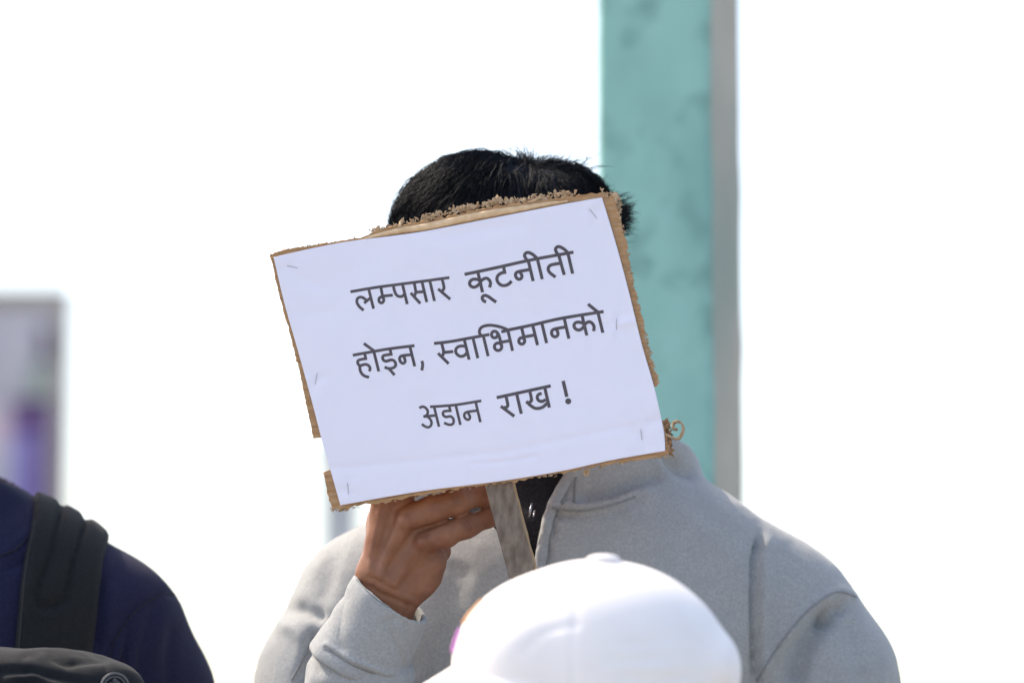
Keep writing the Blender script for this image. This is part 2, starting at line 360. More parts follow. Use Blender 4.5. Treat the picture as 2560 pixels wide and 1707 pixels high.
def crop(o, s, pts): return [(o[0] + x / s, o[1] + y / s) for x, y in pts]
WORDS = [
 ((870, 680), 8.711, 63, [
  ('c', [(52, 430), (600, 337), (1200, 257), (1700, 192), (2208, 122)]),
  ('l', [(450, 370), (556, 800)]), ('c', [(342, 835), (240, 745), (192, 650), (210, 575), (275, 545), (345, 570), (405, 620)]), ('l', [(350, 678), (480, 570)]),
  ('l', [(713, 320), (752, 525)]), ('l', [(745, 526), (976, 503)]), ('e', (725, 608, 54, 64)),
  ('c', [(985, 290), (1015, 420), (1060, 505), (1130, 535), (1190, 522), (1228, 485)]), ('l', [(1182, 255), (1290, 698)]),
  ('c', [(1440, 235), (1465, 360), (1475, 440), (1448, 515)]), ('l', [(1365, 455), (1575, 685)]), ('l', [(1475, 440), (1660, 428)]), ('l', [(1608, 205), (1716, 655)]),
  ('l', [(1780, 185), (1883, 632)]),
  ('c', [(2045, 145), (2085, 300), (2086, 365), (2045, 415), (2010, 410)]), ('l', [(1962, 368), (2225, 592)])]),
 ((1150, 600), 7.84, 63, [
  ('c', [(88, 675), (700, 545), (1400, 390), (2225, 238)]),
  ('l', [(350, 630), (442, 1025)]), ('c', [(400, 805), (330, 770), (240, 775), (190, 830), (200, 890), (260, 925), (330, 905), (390, 845), (430, 785), (510, 748), (570, 780), (598, 850), (577, 930)]),
  ('c', [(513, 1208), (465, 1195), (435, 1145), (450, 1100), (495, 1085), (550, 1105), (620, 1155), (710, 1218)]),
  ('l', [(850, 510), (880, 655)]), ('c', [(905, 630), (820, 645), (750, 690), (722, 760), (745, 830), (800, 880), (870, 893), (950, 865), (1012, 805)]),
  ('c', [(1360, 580), (1185, 612), (1110, 635), (1085, 685), (1105, 740), (1155, 772), (1205, 745), (1212, 690), (1175, 630)]), ('l', [(1335, 395), (1434, 806)]),
  ('l', [(1513, 355), (1611, 768)]), ('c', [(1525, 375), (1440, 295), (1350, 247), (1290, 257), (1263, 305), (1295, 370), (1335, 415)]),
  ('c', [(1965, 455), (1800, 485), (1745, 520), (1728, 575), (1760, 640), (1872, 728)]), ('l', [(1930, 280), (2043, 685)]),
  ('l', [(2112, 250), (2207, 660)]), ('c', [(2125, 262), (2040, 180), (1950, 132), (1895, 142), (1870, 190), (1900, 255), (1935, 300)])]),
 ((870, 850), 11.76, 86, [
  ('c', [(140, 445), (700, 343), (1200, 258), (1955, 163)]),
  ('l', [(485, 370), (528, 575)]), ('c', [(555, 540), (400, 565), (300, 600), (282, 660), (320, 735), (375, 748), (440, 725), (510, 712), (590, 735), (643, 800), (650, 850), (620, 915)]),
  ('c', [(350, 745), (352, 860), (395, 970), (480, 1050), (620, 1093)]),
  ('l', [(753, 310), (905, 922)]), ('l', [(465, 100), (770, 320)]),
  ('l', [(1233, 250), (1275, 450)]), ('c', [(1308, 412), (1130, 435), (1040, 460), (1015, 520), (1045, 590), (1110, 622), (1180, 605), (1270, 582), (1350, 605), (1398, 680), (1395, 760), (1330, 815), (1230, 835), (1150, 825), (1075, 790)]), ('l', [(1205, 840), (1370, 1028)]),
  ('c', [(1850, 430), (1620, 455), (1540, 485), (1515, 550), (1545, 640), (1610, 685), (1665, 660), (1680, 600), (1645, 490)]), ('l', [(1820, 190), (1962, 772)])]),
 ((870, 850), 11.76, 88, [('c', [(2172, 612), (2192, 690), (2190, 780), (2168, 892)])]),
 ((1080, 800), 10.69, 81, [
  ('c', [(52, 625), (500, 572), (1000, 482), (1535, 385)]),
  ('c', [(253, 600), (300, 790), (310, 860), (285, 955)]), ('l', [(160, 885), (445, 1165)]), ('l', [(305, 865), (568, 840)]),
  ('c', [(885, 700), (780, 692), (680, 725), (632, 805), (650, 890), (720, 955), (800, 968), (880, 935), (940, 860)]), ('l', [(862, 520), (992, 1058)]),
  ('l', [(1093, 470), (1225, 1018)]),
  ('l', [(1367, 405), (1500, 965)]), ('c', [(1315, 415), (1265, 330), (1290, 230), (1380, 165), (1550, 138), (1750, 165), (1920, 215), (2045, 270)]),
  ('e', (1672, 386, 83, 88)), ('c', [(1748, 335), (1790, 420), (1830, 560), (1862, 690)]), ('e', (1765, 712, 98, 100)), ('l', [(1835, 595), (2060, 553)]), ('l', [(2022, 250), (2152, 822)]),
  ('l', [(1850, 315), (2120, 248)])]),
 ((1280, 750), 9.8, 78, [
  ('c', [(-70, 728), (500, 610), (1200, 450), (2245, 282)]),
  ('l', [(232, 665), (288, 895)]), ('e', (238, 1000, 72, 78)), ('l', [(280, 905), (545, 858)]), ('l', [(505, 610), (625, 1105)]),
  ('l', [(728, 555), (848, 1055)]),
  ('c', [(1310, 660), (1060, 705), (985, 745), (968, 810), (1000, 880), (1060, 900), (1115, 870), (1125, 800), (1080, 705)]), ('l', [(1278, 445), (1393, 945)]),
  ('l', [(1713, 365), (1832, 865)]), ('c', [(1750, 575), (1640, 540), (1550, 562), (1518, 630), (1555, 705), (1640, 735), (1720, 695), (1775, 615), (1830, 555), (1900, 532), (1965, 570), (2010, 650), (2000, 762)]),
  ('l', [(2103, 295), (2225, 800)]), ('l', [(1862, 100), (2105, 295)])]),
 ((1040, 990), 13.07, 87, [
  ('c', [(458, 345), (900, 320), (1400, 270), (2135, 150)]),
  ('c', [(110, 390), (200, 342), (300, 370), (375, 460), (385, 540), (345, 625), (240, 672)]), ('c', [(240, 672), (340, 660), (440, 720), (505, 840), (490, 950), (410, 1015), (300, 990), (190, 910)]), ('l', [(300, 655), (640, 632)]), ('l', [(588, 335), (752, 998)]),
  ('l', [(1083, 310), (1127, 510)]), ('c', [(1162, 475), (980, 485), (900, 505), (875, 560), (905, 640), (980, 678), (1060, 665), (1120, 655), (1200, 710), (1232, 800), (1215, 890), (1150, 930), (1050, 925), (915, 870)]),
  ('l', [(1292, 270), (1450, 938)]),
  ('c', [(1990, 470), (1700, 510), (1600, 555), (1575, 630), (1605, 720), (1690, 770), (1750, 740), (1760, 660), (1695, 530)]), ('l', [(1948, 190), (2105, 850)])]),
 ((1230, 940), 11.2, 90, [
  ('l', [(130, 602), (1645, 272)]),
  ('c', [(388, 545), (440, 780), (435, 840), (390, 880), (330, 870)]), ('l', [(247, 842), (625, 1122)]),
  ('l', [(688, 485), (820, 1055)]),
  ('c', [(1058, 415), (1105, 640), (1095, 700), (1030, 745)]), ('c', [(957, 707), (1090, 830), (1200, 895), (1310, 900), (1430, 860), (1545, 755)]), ('c', [(1392, 488), (1320, 500), (1270, 560), (1275, 640), (1330, 695), (1410, 705), (1505, 655)]), ('l', [(1473, 305), (1605, 880)])]),
 ((1230, 940), 11.2, 100, [('l', [(1992, 132), (2095, 580)]), ('e', (2135, 703, 34, 36))]),
]

def placard():
    root = thing('protest_placard', P(1254, 1700, 3.415), 'cardboard placard with a white printed sheet in Nepali, held up on a wooden stick', 'placard')
    # --- sheet of paper (Coons patch between the four measured edges)
    Tp = catmull([(684, 643), (780, 621), (876, 603), (980, 590), (1079, 575), (1238, 544), (1408, 511), (1505, 494)], 4)
    Bt = catmull([(851, 1263), (960, 1243), (1079, 1224), (1254, 1202), (1400, 1178), (1530, 1150), (1663, 1127)], 4)
    Lf = catmull([(684, 643), (711, 758), (750, 895), (783, 1016), (804, 1098), (826, 1175), (851, 1263)], 4)
    Rt = catmull([(1505, 494), (1537, 599), (1567, 709), (1594, 818), (1608, 873), (1635, 966), (1654, 1049), (1661, 1087), (1663, 1127)], 4)
    def at(c, t):
        k = t * (len(c) - 1); i = np.minimum(k.astype(int), len(c) - 2); f = (k - i)[:, None]
        return c[i] * (1 - f) + c[i + 1] * f
    nu, nv = 170, 130
    s, t = np.meshgrid(np.linspace(0, 1, nu), np.linspace(0, 1, nv)); s = s.ravel(); t = t.ravel(); S = s[:, None]; T = t[:, None]
    uv = (1 - T) * at(Tp, s) + T * at(Bt, s) + (1 - S) * at(Lf, t) + S * at(Rt, t) - ((1 - S) * (1 - T) * Tp[0] + S * (1 - T) * Tp[-1] + (1 - S) * T * Bt[0] + S * T * Bt[-1])
    V = on_paper(uv, 0.0)
    F = [(j * nu + i, (j + 1) * nu + i, (j + 1) * nu + i + 1, j * nu + i + 1) for j in range(nv - 1) for i in range(nu - 1)]
    paper = mesh('paper_sheet', V, F, M['paper'], root)
    paper['label'] = 'white printed sheet stapled to the cardboard'
    md = paper.modifiers.new('thick', 'SOLIDIFY'); md.thickness = 0.0002; md.offset = -1
    # --- words
    names = ['लम्पसार', 'कूटनीती', 'होइन', ',', 'स्वाभि', 'मानको', 'अडान', 'राख', '!']
    for (o, sc_, wd, strokes), nm in zip(WORDS, names):
        V = []; F = []
        for si, (kind, pts) in enumerate(strokes):
            if kind == 'e':
                cx, cy, rx, ry = pts; a = np.linspace(0, 2 * np.pi, 33)[:-1]
                pp = [(cx + rx * math.cos(x), cy + ry * math.sin(x)) for x in a]
                c = catmull(crop(o, sc_, pp), 3, True); closed = True
            else:
                cp = np.array(crop(o, sc_, pts)); closed = False
                if kind == 'c': c = catmull(cp, 2.5)
                else:
                    c = np.concatenate([np.linspace(cp[i], cp[i + 1], 12)[(1 if i else 0):] for i in range(len(cp) - 1)])
            tg = np.gradient(c, axis=0)
            if closed: tg[0] = tg[-1] = c[1] - c[-2]
            n = nrm(np.stack([-tg[:, 1], tg[:, 0]], 1)); h = wd / sc_ / 2
            # outline the ribbon, five across
            b0 = sum(len(x) for x in V)
            rows = [on_paper(c + n * (h * k), 0.00012 + 0.000012 * si) for k in (-1, -0.5, 0, 0.5, 1)]
            m = len(c); V.append(np.concatenate(rows))
            F += [(b0 + r * m + i, b0 + (r + 1) * m + i, b0 + (r + 1) * m + i + 1, b0 + r * m + i + 1) for r in range(4) for i in range(m - 1)]
        wo = mesh('printed_word', np.concatenate(V), F, M['ink'], paper)
        wo['label'] = 'dark grey printed lettering ' + nm
    # --- staples
    for (a, b) in STAPLES:
        a = np.array(a, float); b = np.array(b, float); pts = on_paper(np.linspace(a, b, 6), 0.0005)
        e0 = on_paper([a], -0.0012); e1 = on_paper([b], -0.0012)
        pts = np.concatenate([e0, pts, e1])
        V, F = tube_mesh([(pts, [0.00022] * len(pts))], 6)
        mesh('staple', V, F, M['steel'], paper)
    # --- cardboard
    out = [(674, 638), (695, 629), (735, 620), (777, 614), (859, 601), (903, 594), (925, 583), (947, 573), (996, 563), (1068, 551), (1120, 540), (1166, 529), (1238, 516), (1298, 510), (1353, 500), (1430, 491), (1490, 483), (1517, 485), (1539, 496),
           (1546, 528), (1556, 575), (1567, 621), (1580, 698), (1600, 769), (1613, 835), (1627, 895), (1647, 955), (1634, 968), (1622, 985), (1628, 1020), (1640, 1045), (1657, 1054), (1668, 1082), (1667, 1100), (1675, 1120), (1671, 1139), (1660, 1141), (1620, 1146), (1572, 1152), (1463, 1170), (1380, 1187), (1331, 1193), (1290, 1203), (1254, 1207), (1180, 1216), (1079, 1233), (960, 1254), (900, 1263), (865, 1272), (829, 1272), (824, 1257), (817, 1220), (809, 1181), (827, 1173),
           (840, 1150), (830, 1110), (804, 1094), (784, 1095), (772, 1043), (750, 934), (722, 824), (700, 747), (681, 659)]
    out = np.array(out, float); pts = []
    for i in range(len(out)):
        a, b = out[i], out[(i + 1) % len(out)]; m = max(1, int(np.hypot(*(b - a)) / 7))
        torn = (i < 37) or (38 <= i <= 50)
        for k in range(m):
            j = rng.normal(0, (0.9 if i < 5 else 2.0) if torn else 0.6, 2) if k or torn else np.zeros(2)
            pts.append(a + (b - a) * k / m + np.clip(j, -4, 4))
    pts = np.array(pts); n = len(pts); d = sign_depth(pts[:, 0], pts[:, 1])
    th = 0.0042
    bm = bmesh.new()
    fr = [bm.verts.new(p) for p in P(pts[:, 0], pts[:, 1], d)]
    bk = [bm.verts.new(p) for p in P(pts[:, 0] + rng.normal(0, 1.0, n), pts[:, 1] + rng.normal(0, 1.0, n), d + th)]
    bm.faces.new(fr); bm.faces.new(bk[::-1])
    for i in range(n): bm.faces.new((fr[i], bk[i], bk[(i + 1) % n], fr[(i + 1) % n]))
    bmesh.ops.recalc_face_normals(bm, faces=bm.faces[:]); bmesh.ops.triangulate(bm, faces=[f for f in bm.faces if len(f.verts) > 4])
    me = bpy.data.meshes.new('cardboard'); bm.to_mesh(me); bm.free()
    card = link('cardboard', me, M['card'], root, False)
    # flute ridges that show on the bare strips beside the sheet: bump with waves along the board's slope
    t_ = M['card'].node_tree; bs = t_.nodes['Principled BSDF']; bp = [x for x in t_.nodes if x.type == 'BUMP'][0]
    tc = t_.nodes.new('ShaderNodeTexCoord'); mp = t_.nodes.new('ShaderNodeMapping'); mp.inputs['Rotation'].default_value = (0, math.radians(10.5), 0)
    wv = t_.nodes.new('ShaderNodeTexWave'); wv.bands_direction = 'Z'; wv.inputs['Scale'].default_value = 48; wv.inputs['Distortion'].default_value = 0.6
    t_.links.new(tc.outputs['Object'], mp.inputs[0]); t_.links.new(mp.outputs[0], wv.inputs[0])
    b2 = t_.nodes.new('ShaderNodeBump'); b2.inputs['Strength'].default_value = 0.7; b2.inputs['Distance'].default_value = 0.0012
    t_.links.new(wv.outputs['Fac'], b2.inputs['Height']); t_.links.new(bp.outputs[0], b2.inputs['Normal']); t_.links.new(b2.outputs[0], bs.inputs['Normal'])
    # rolled cream fold along the top edge, sunlit brightness painted into its colour
    top = catmull([(905, 600), (930, 592), (1000, 577), (1068, 567), (1166, 546), (1238, 532), (1298, 523), (1353, 513), (1420, 503)], 8)
    k = np.linspace(0, 1, len(top)); rad = (0.0034 * np.sin(np.pi * np.clip(k * 1.02, 0.03, 0.97)) ** 0.5 + 0.0004 + rng.normal(0, 0.00012, len(top)))
    V, F = tube_mesh([(P(top[:, 0], top[:, 1], sign_depth(top[:, 0], top[:, 1]) + 0.0012), rad)], 10)
    fo = mesh('folded_rim', V, F, M['card_sunlit'], card); fo['label'] = 'pale rolled fold of cardboard along the top edge, sunlit tone painted in'
    # torn fuzzy scraps of the paper liner
    def flake(c, size, V, F, flat=0.6):
        bmf = bmesh.new(); bmesh.ops.create_icosphere(bmf, subdivisions=2, radius=1)
        sc3 = np.array((1, flat, 1)) * size; rot = Matrix.Rotation(random.uniform(0, 6.3), 3, 'Y') @ Matrix.Rotation(random.uniform(-0.5, 0.5), 3, 'X')
        sx = random.uniform(0.45, 2.1); b0 = len(V); sd = random.uniform(0, 99)
        co = np.array([v.co[:] for v in bmf.verts]); nn = np.clip(vnoise(co, 1.5, sd) * 0.9 + 0.8 * vnoise(co, 3.1, sd + 3), -0.85, 1.6)
        co = co * (1 + nn)[:, None] * np.array((sx, 1, 1 / sx)) * sc3
        co = co @ np.array(rot).T
        V.extend(co + c); F.extend([tuple(b0 + v.index for v in f.verts) for f in bmf.faces]); bmf.free()
    V = []; F = []
    def along(poly, count, size, spread, lift=0.0):
        c = catmull(poly, 3)
        for _ in range(int(count * 1.9)):
            p = c[int(random.random() ** 1 * (len(c) - 1))] + rng.normal(0, spread, 2) + np.array((0, -lift * random.random()))
            flake(P(p[0], p[1], float(sign_depth(p[0], p[1])) + random.uniform(-0.0006, 0.0035)), size * 0.62 * random.uniform(0.3, 1.35), V, F, 0.4)
    along([(925, 580), (1000, 560), (1068, 548), (1166, 526)], 36, 0.0016, 2.0, 3)
    along([(1060, 548), (1120, 534), (1166, 524), (1238, 512)], 52, 0.0021, 2.8, 8)
    along([(1150, 528), (1238, 508), (1298, 507), (1353, 497), (1440, 487)], 80, 0.0020, 2.8, 8)
    along([(676, 638), (735, 621), (850, 603), (915, 592)], 40, 0.0010, 0.8, 0.5)
    along([(1505, 484), (1540, 495), (1548, 530)], 24, 0.0018, 2.5, 3)
    along([(1546, 530), (1567, 621), (1580, 698), (1613, 835), (1627, 895), (1646, 955)], 95, 0.0012, 2.2)
    along([(1668, 1140), (1572, 1152), (1463, 1170), (1340, 1193)], 60, 0.0011, 1.8)
    along([(1250, 1208), (1079, 1236), (960, 1256), (880, 1270)], 34, 0.0008, 1.2)
    along([(829, 1272), (866, 1272)], 12, 0.0014, 1.5)
    for p, sz in (((1240, 500), 0.0030), ((1345, 498), 0.0034), ((1466, 1178), 0.0026), ((1278, 505), 0.0026), ((945, 570), 0.0024), ((1000, 560), 0.0026), ((1539, 494), 0.0026)):
        flake(P(p[0], p[1], float(sign_depth(*p)) + 0.001), sz, V, F)
    fl = mesh('torn_fringe', V, F, M['torn'], card, False); fl['kind'] = 'stuff'; fl['label'] = 'fuzzy torn edge of the cardboard liner'
    # dark torn strip and paper curl at the lower right corner
    V = []; F = []
    for _ in range(30):
        tt = random.random(); p = np.array((1661 + 12 * tt, 1050 + 85 * tt)) + rng.normal(0, 2.5, 2)
        flake(P(p[0], p[1], float(sign_depth(*p)) + random.uniform(0.0008, 0.004)), 0.0022 * random.uniform(0.6, 1.3), V, F)
    M['torn_dark'] = mat('torn_dark', (0.16, 0.085, 0.05), 0.95, (0.36, 0.23, 0.14), 200, spec=0.1)
    o = mesh('torn_strip', V, F, M['torn_dark'], card, False)
    cl = catmull([(1662, 1080), (1680, 1090), (1694, 1092), (1703, 1078), (1703, 1062), (1693, 1054), (1684, 1058), (1684, 1068), (1691, 1068)], 2.5)
    V = []; F = []; m = len(cl); dep = sign_depth(cl[:, 0], cl[:, 1]) - 0.002 + 0.0006 * np.sin(np.arange(m))
    wdt = 0.0062 + 0.0012 * np.sin(np.arange(m) * 0.9)
    for k in (0, 1): V.extend(P(cl[:, 0] + k * 3 + rng.normal(0, 0.4, m), cl[:, 1] + k * 3.5 + rng.normal(0, 0.4, m), dep + k * wdt))
    F = [(i, i + 1, m + i + 1, m + i) for i in range(m - 1)]
    cu = mesh('paper_curl', V, F, M['torn'], card); cu['label'] = 'curled strip of torn cardboard liner at the lower right corner'
    md = cu.modifiers.new('thick', 'SOLIDIFY'); md.thickness = 0.0017
    # --- stick
    c0 = np.array((1182, 1085.0)); c1 = np.array((1246, 1207.0))
    ax = np.array((1306 - 1248, 1430 - 1207)); ax = ax / np.hypot(*ax)
    nseg = 90; V = []; w2 = 35.0
    L = np.linspace(-330, 900, nseg)
    dd0 = float(sign_depth(1248, 1207)) + th + 0.0005
    nx = np.array((ax[1], -ax[0]))
    for i, l in enumerate(L):
        c = np.array((1248, 1207)) + ax * l
        e = [(-w2 + rng.normal(0, 0.8), 0), (w2 - 3 + rng.normal(0, 0.5), 0), (w2 + 3 + rng.normal(0, 0.5), 0.004), (w2 - 2, 0.013), (-w2 + 2, 0.013), (-w2 - 1, 0.003)]
        dep = (float(sign_depth(*c)) + th + 0.0006) if l < 0 else dd0 + 0.00006 * l
        for (a, dz) in e:
            p = c + nx * a; V.append(P(p[0], p[1], dep + dz + rng.normal(0, 0.00025)))
    V = np.array(V)
    ff = lambda idx: [(i * 6 + k, i * 6 + (k + 1) % 6, i * 6 + 6 + (k + 1) % 6, i * 6 + 6 + k) for i in range(nseg - 1) for k in idx]
    st = mesh('stick', V, ff([0, 3, 4, 5]) + [tuple(range(6)), tuple((nseg - 1) * 6 + k for k in range(6))[::-1]], M['wood'], root, False)
    st['label'] = 'weathered grey wooden stick'
    mesh('cut_edge', V, ff([1, 2]), M['wood_edge'], st, False)
placard()

# ------------------------------------------------------------------ people
def rot_to(z, x):
    z = nrm(np.asarray(z, float)); x = np.asarray(x, float); x = nrm(x - (x @ z) * z); y = np.cross(z, x)
    return np.stack([x, y, z], 1)       # columns: local axes in world
class Grid:
    pass
def sculpt(f, lo, hi, h, name, material, parent, disp=None):
    V, F = nets(f, lo, hi, h)
    if disp is not None:
        N = vnormals(V, F); V = V + N * disp(V, N)[:, None]
    return mesh(name, V, F, material, parent)
def rect_cone(p, c0, c1, a0, b0, a1, b1, rnd, R):
    """tapered elliptical column from c0 to c1; half axes (a, b) at both ends"""
    c0 = np.asarray(c0); c1 = np.asarray(c1); ax = c1 - c0; L = np.linalg.norm(ax); ax = ax / L
    q = p - c0; t = q @ ax; s = np.clip(t / L, 0, 1)
    x = q @ R[:, 0]; y = q @ R[:, 1]
    a = a0 + (a1 - a0) * s; b = b0 + (b1 - b0) * s
    k0 = np.sqrt((x / a) ** 2 + (y / b) ** 2); k1 = np.sqrt((x / a ** 2) ** 2 + (y / b ** 2) ** 2)
    rad = k0 * (k0 - 1) / np.maximum(k1, 1e-6)
    ends = np.abs(t - L / 2) - L / 2
    return smax(rad, ends, rnd)

def head_sdf(p, c, R, s=1.0):
    """c: centre of the skull, R: columns right, forward(face), up"""
    q = (p - c) @ R / s                         # local: x right, y forward, z up
    z0 = np.zeros(3)
    d = sd_ell(q, (0, -0.012, 0.030), (0.076, 0.096, 0.086))
    d = smin(d, sd_ell(q, (0, 0.022, -0.035), (0.062, 0.070, 0.085)), 0.05)
    d = smin(d, sd_ell(q, (0, 0.055, -0.098), (0.028, 0.028, 0.022)), 0.04)          # chin
    for sx in (-1, 1):
        d = smin(d, sd_ell(q, (sx * 0.047, 0.060, -0.022), (0.020, 0.020, 0.018)), 0.03)   # cheek
        d = smax(d, -sd_ell(q, (sx * 0.031, 0.102, 0.004), (0.018, 0.020, 0.012)), 0.012)  # eye socket
        d = smin(d, sd_ell(q, (sx * 0.031, 0.078, 0.003), (0.0135, 0.0125, 0.0115)), 0.003)  # eyeball
        d = smin(d, sd_cap(q, np.array((sx * 0.014, 0.090, 0.022)), np.array((sx * 0.046, 0.080, 0.022)), 0.007, 0.005), 0.012)  # brow
        ear = smax(sd_ell(q, (sx * 0.078, -0.008, -0.008), (0.010, 0.020, 0.032)), -sd_ell(q, (sx * 0.088, -0.004, -0.006), (0.008, 0.012, 0.020)), 0.004)
        d = smin(d, ear, 0.006)
    nose = smin(sd_cap(q, np.array((0, 0.090, 0.012)), np.array((0, 0.108, -0.030)), 0.008, 0.0125), sd_cap(q, np.array((-0.013, 0.094, -0.034)), np.array((0.013, 0.094, -0.034)), 0.009, 0.009), 0.01)
    d = smin(d, nose, 0.012)
    lips = smin(sd_cap(q, np.array((-0.020, 0.082, -0.062)), np.array((0.020, 0.082, -0.062)), 0.006, 0.006), sd_cap(q, np.array((-0.016, 0.084, -0.071)), np.array((0.016, 0.084, -0.071)), 0.0065, 0.0065), 0.002)
    d = smin(d, smin(lips, sd_ell(q, (0, 0.078, -0.066), (0.022, 0.014, 0.016)), 0.008), 0.008)
    d = smax(d, -sd_cap(q, np.array((-0.021, 0.094, -0.0665)), np.array((0.021, 0.094, -0.0665)), 0.0022, 0.0022), 0.002)
    return d * s

def finger_set(p, pts, rs, k=0.004): return chain(p, pts, rs, k)

def simple_hand(p, wrist, dirn, palm_n):
    """relaxed hanging hand: wrist point, direction of the fingers, normal of the palm"""
    dirn = nrm(np.asarray(dirn, float)); pn = np.asarray(palm_n, float); pn = nrm(pn - (pn @ dirn) * dirn); s = np.cross(dirn, pn)
    w0 = np.asarray(wrist)
    d = None
    for i, (off, ln) in enumerate(((-0.030, 0.066), (-0.010, 0.076), (0.010, 0.071), (0.029, 0.055))):
        k = w0 + dirn * 0.088 + s * off
        m = sd_cap(p, w0 + s * off * 0.5, k, 0.015, 0.0105); d = m if d is None else smin(d, m, 0.014)
        f1 = k + (dirn * 0.9 + pn * 0.25) * ln * 0.5; f2 = f1 + (dirn * 0.7 + pn * 0.65) * ln * 0.3; f3 = f2 + (dirn * 0.35 + pn * 0.9) * ln * 0.25
        d = smin(d, chain(p, [k, f1, f2, f3], [0.0098, 0.0088, 0.008, 0.007], 0.004), 0.006)
    t0 = w0 + dirn * 0.025 - s * 0.022; t1 = w0 + dirn * 0.055 - s * 0.050 + pn * 0.012; t2 = w0 + dirn * 0.088 - s * 0.058 + pn * 0.020; t3 = w0 + dirn * 0.110 - s * 0.056 + pn * 0.028
    return smin(d, chain(p, [t0, t1, t2, t3], [0.015, 0.012, 0.0105, 0.0085], 0.006), 0.012)

def comb(solid, Vs, Ns, wh, n, length, rad, keep=None, lift0=0.10):
    """strands rooted on a solid cap of hair, combed away from the whorl and lying close to the cap"""
    fr = np.arange(len(Vs)) if keep is None else np.nonzero(keep(Vs))[0]
    i = rng.choice(fr, n); p = Vs[i] - Ns[i] * 0.001 + rng.normal(0, 0.0012, (n, 3)); N = Ns[i]
    t = p - wh; t = t - (t * N).sum(1, keepdims=True) * N; dist = np.linalg.norm(t, axis=1, keepdims=True); t = t / np.maximum(dist, 1e-6)
    clump = np.stack([vnoise(p, 45, k) for k in (1, 2, 3)], 1)
    t = nrm(t + 0.30 * np.cross(N, t) + 0.75 * clump + rng.normal(0, 0.16, (n, 3)))
    near = np.exp(-(dist / 0.022) ** 2)
    lift = lift0 + 0.10 * np.abs(rng.normal(0, 1, (n, 1))) + 0.8 * near * rng.random((n, 1)) + 0.5 * (rng.random((n, 1)) < 0.02)
    d = nrm(t + N * lift); L = length * rng.uniform(0.55, 1.1, (n, 1)) * (1 - 0.45 * near); m = 6
    pts = [p]; e = 0.002
    for k in range(m):
        p = p + d * L / m; pts.append(p)
        f0 = solid(p); g = nrm(np.stack([solid(p + np.eye(3)[a] * e) - f0 for a in range(3)], 1))
        pull = np.clip((f0 - 0.0015) / 0.005, -1.0, 1.0)[:, None] * (1 - 0.7 * near)
        d = d - (d * g).sum(1, keepdims=True) * g * 0.25 * (1 - near)
        d = nrm(d - g * (0.30 * pull + 0.02) + np.array((0, 0, -0.04)) + rng.normal(0, 0.05, (n, 3)))
    pts = np.stack(pts, 1); prof = np.array([1, 1.05, 1, 0.9, 0.75, 0.5, 0.12])
    return [(pts[j], prof * rad * random.uniform(0.6, 1.25)) for j in range(n)]

def seam(obj, polys, r, material, name='seam', lift=0.3):
    """stitched welts lying on a garment, followed across its surface"""
    from mathutils.bvhtree import BVHTree
    me = obj.data; bv = BVHTree.FromPolygons([v.co for v in me.vertices], [tuple(p.vertices) for p in me.polygons])
    for pl in polys:
        c = catmull(pl, 4); pts = []
        for u, v in c:
            di = nrm(P(u, v, 1.0) - CAM); h = bv.ray_cast(Vector(CAM), Vector(di))
            if h[0] is not None and (not pts or np.linalg.norm(np.array(h[0]) - pts[-1]) < 0.02): pts.append(np.array(h[0]) - di * r * lift)
        if len(pts) > 3:
            pts = np.array(pts); k = np.ones(5) / 5
            sm = np.stack([np.convolve(np.pad(pts[:, i], 2, mode='edge'), k, 'valid') for i in range(3)], 1)
            V, F = tube_mesh([(sm, [r] * len(sm))], 6); mesh(name, V, F, material, obj if obj.parent.parent is None else obj.parent)

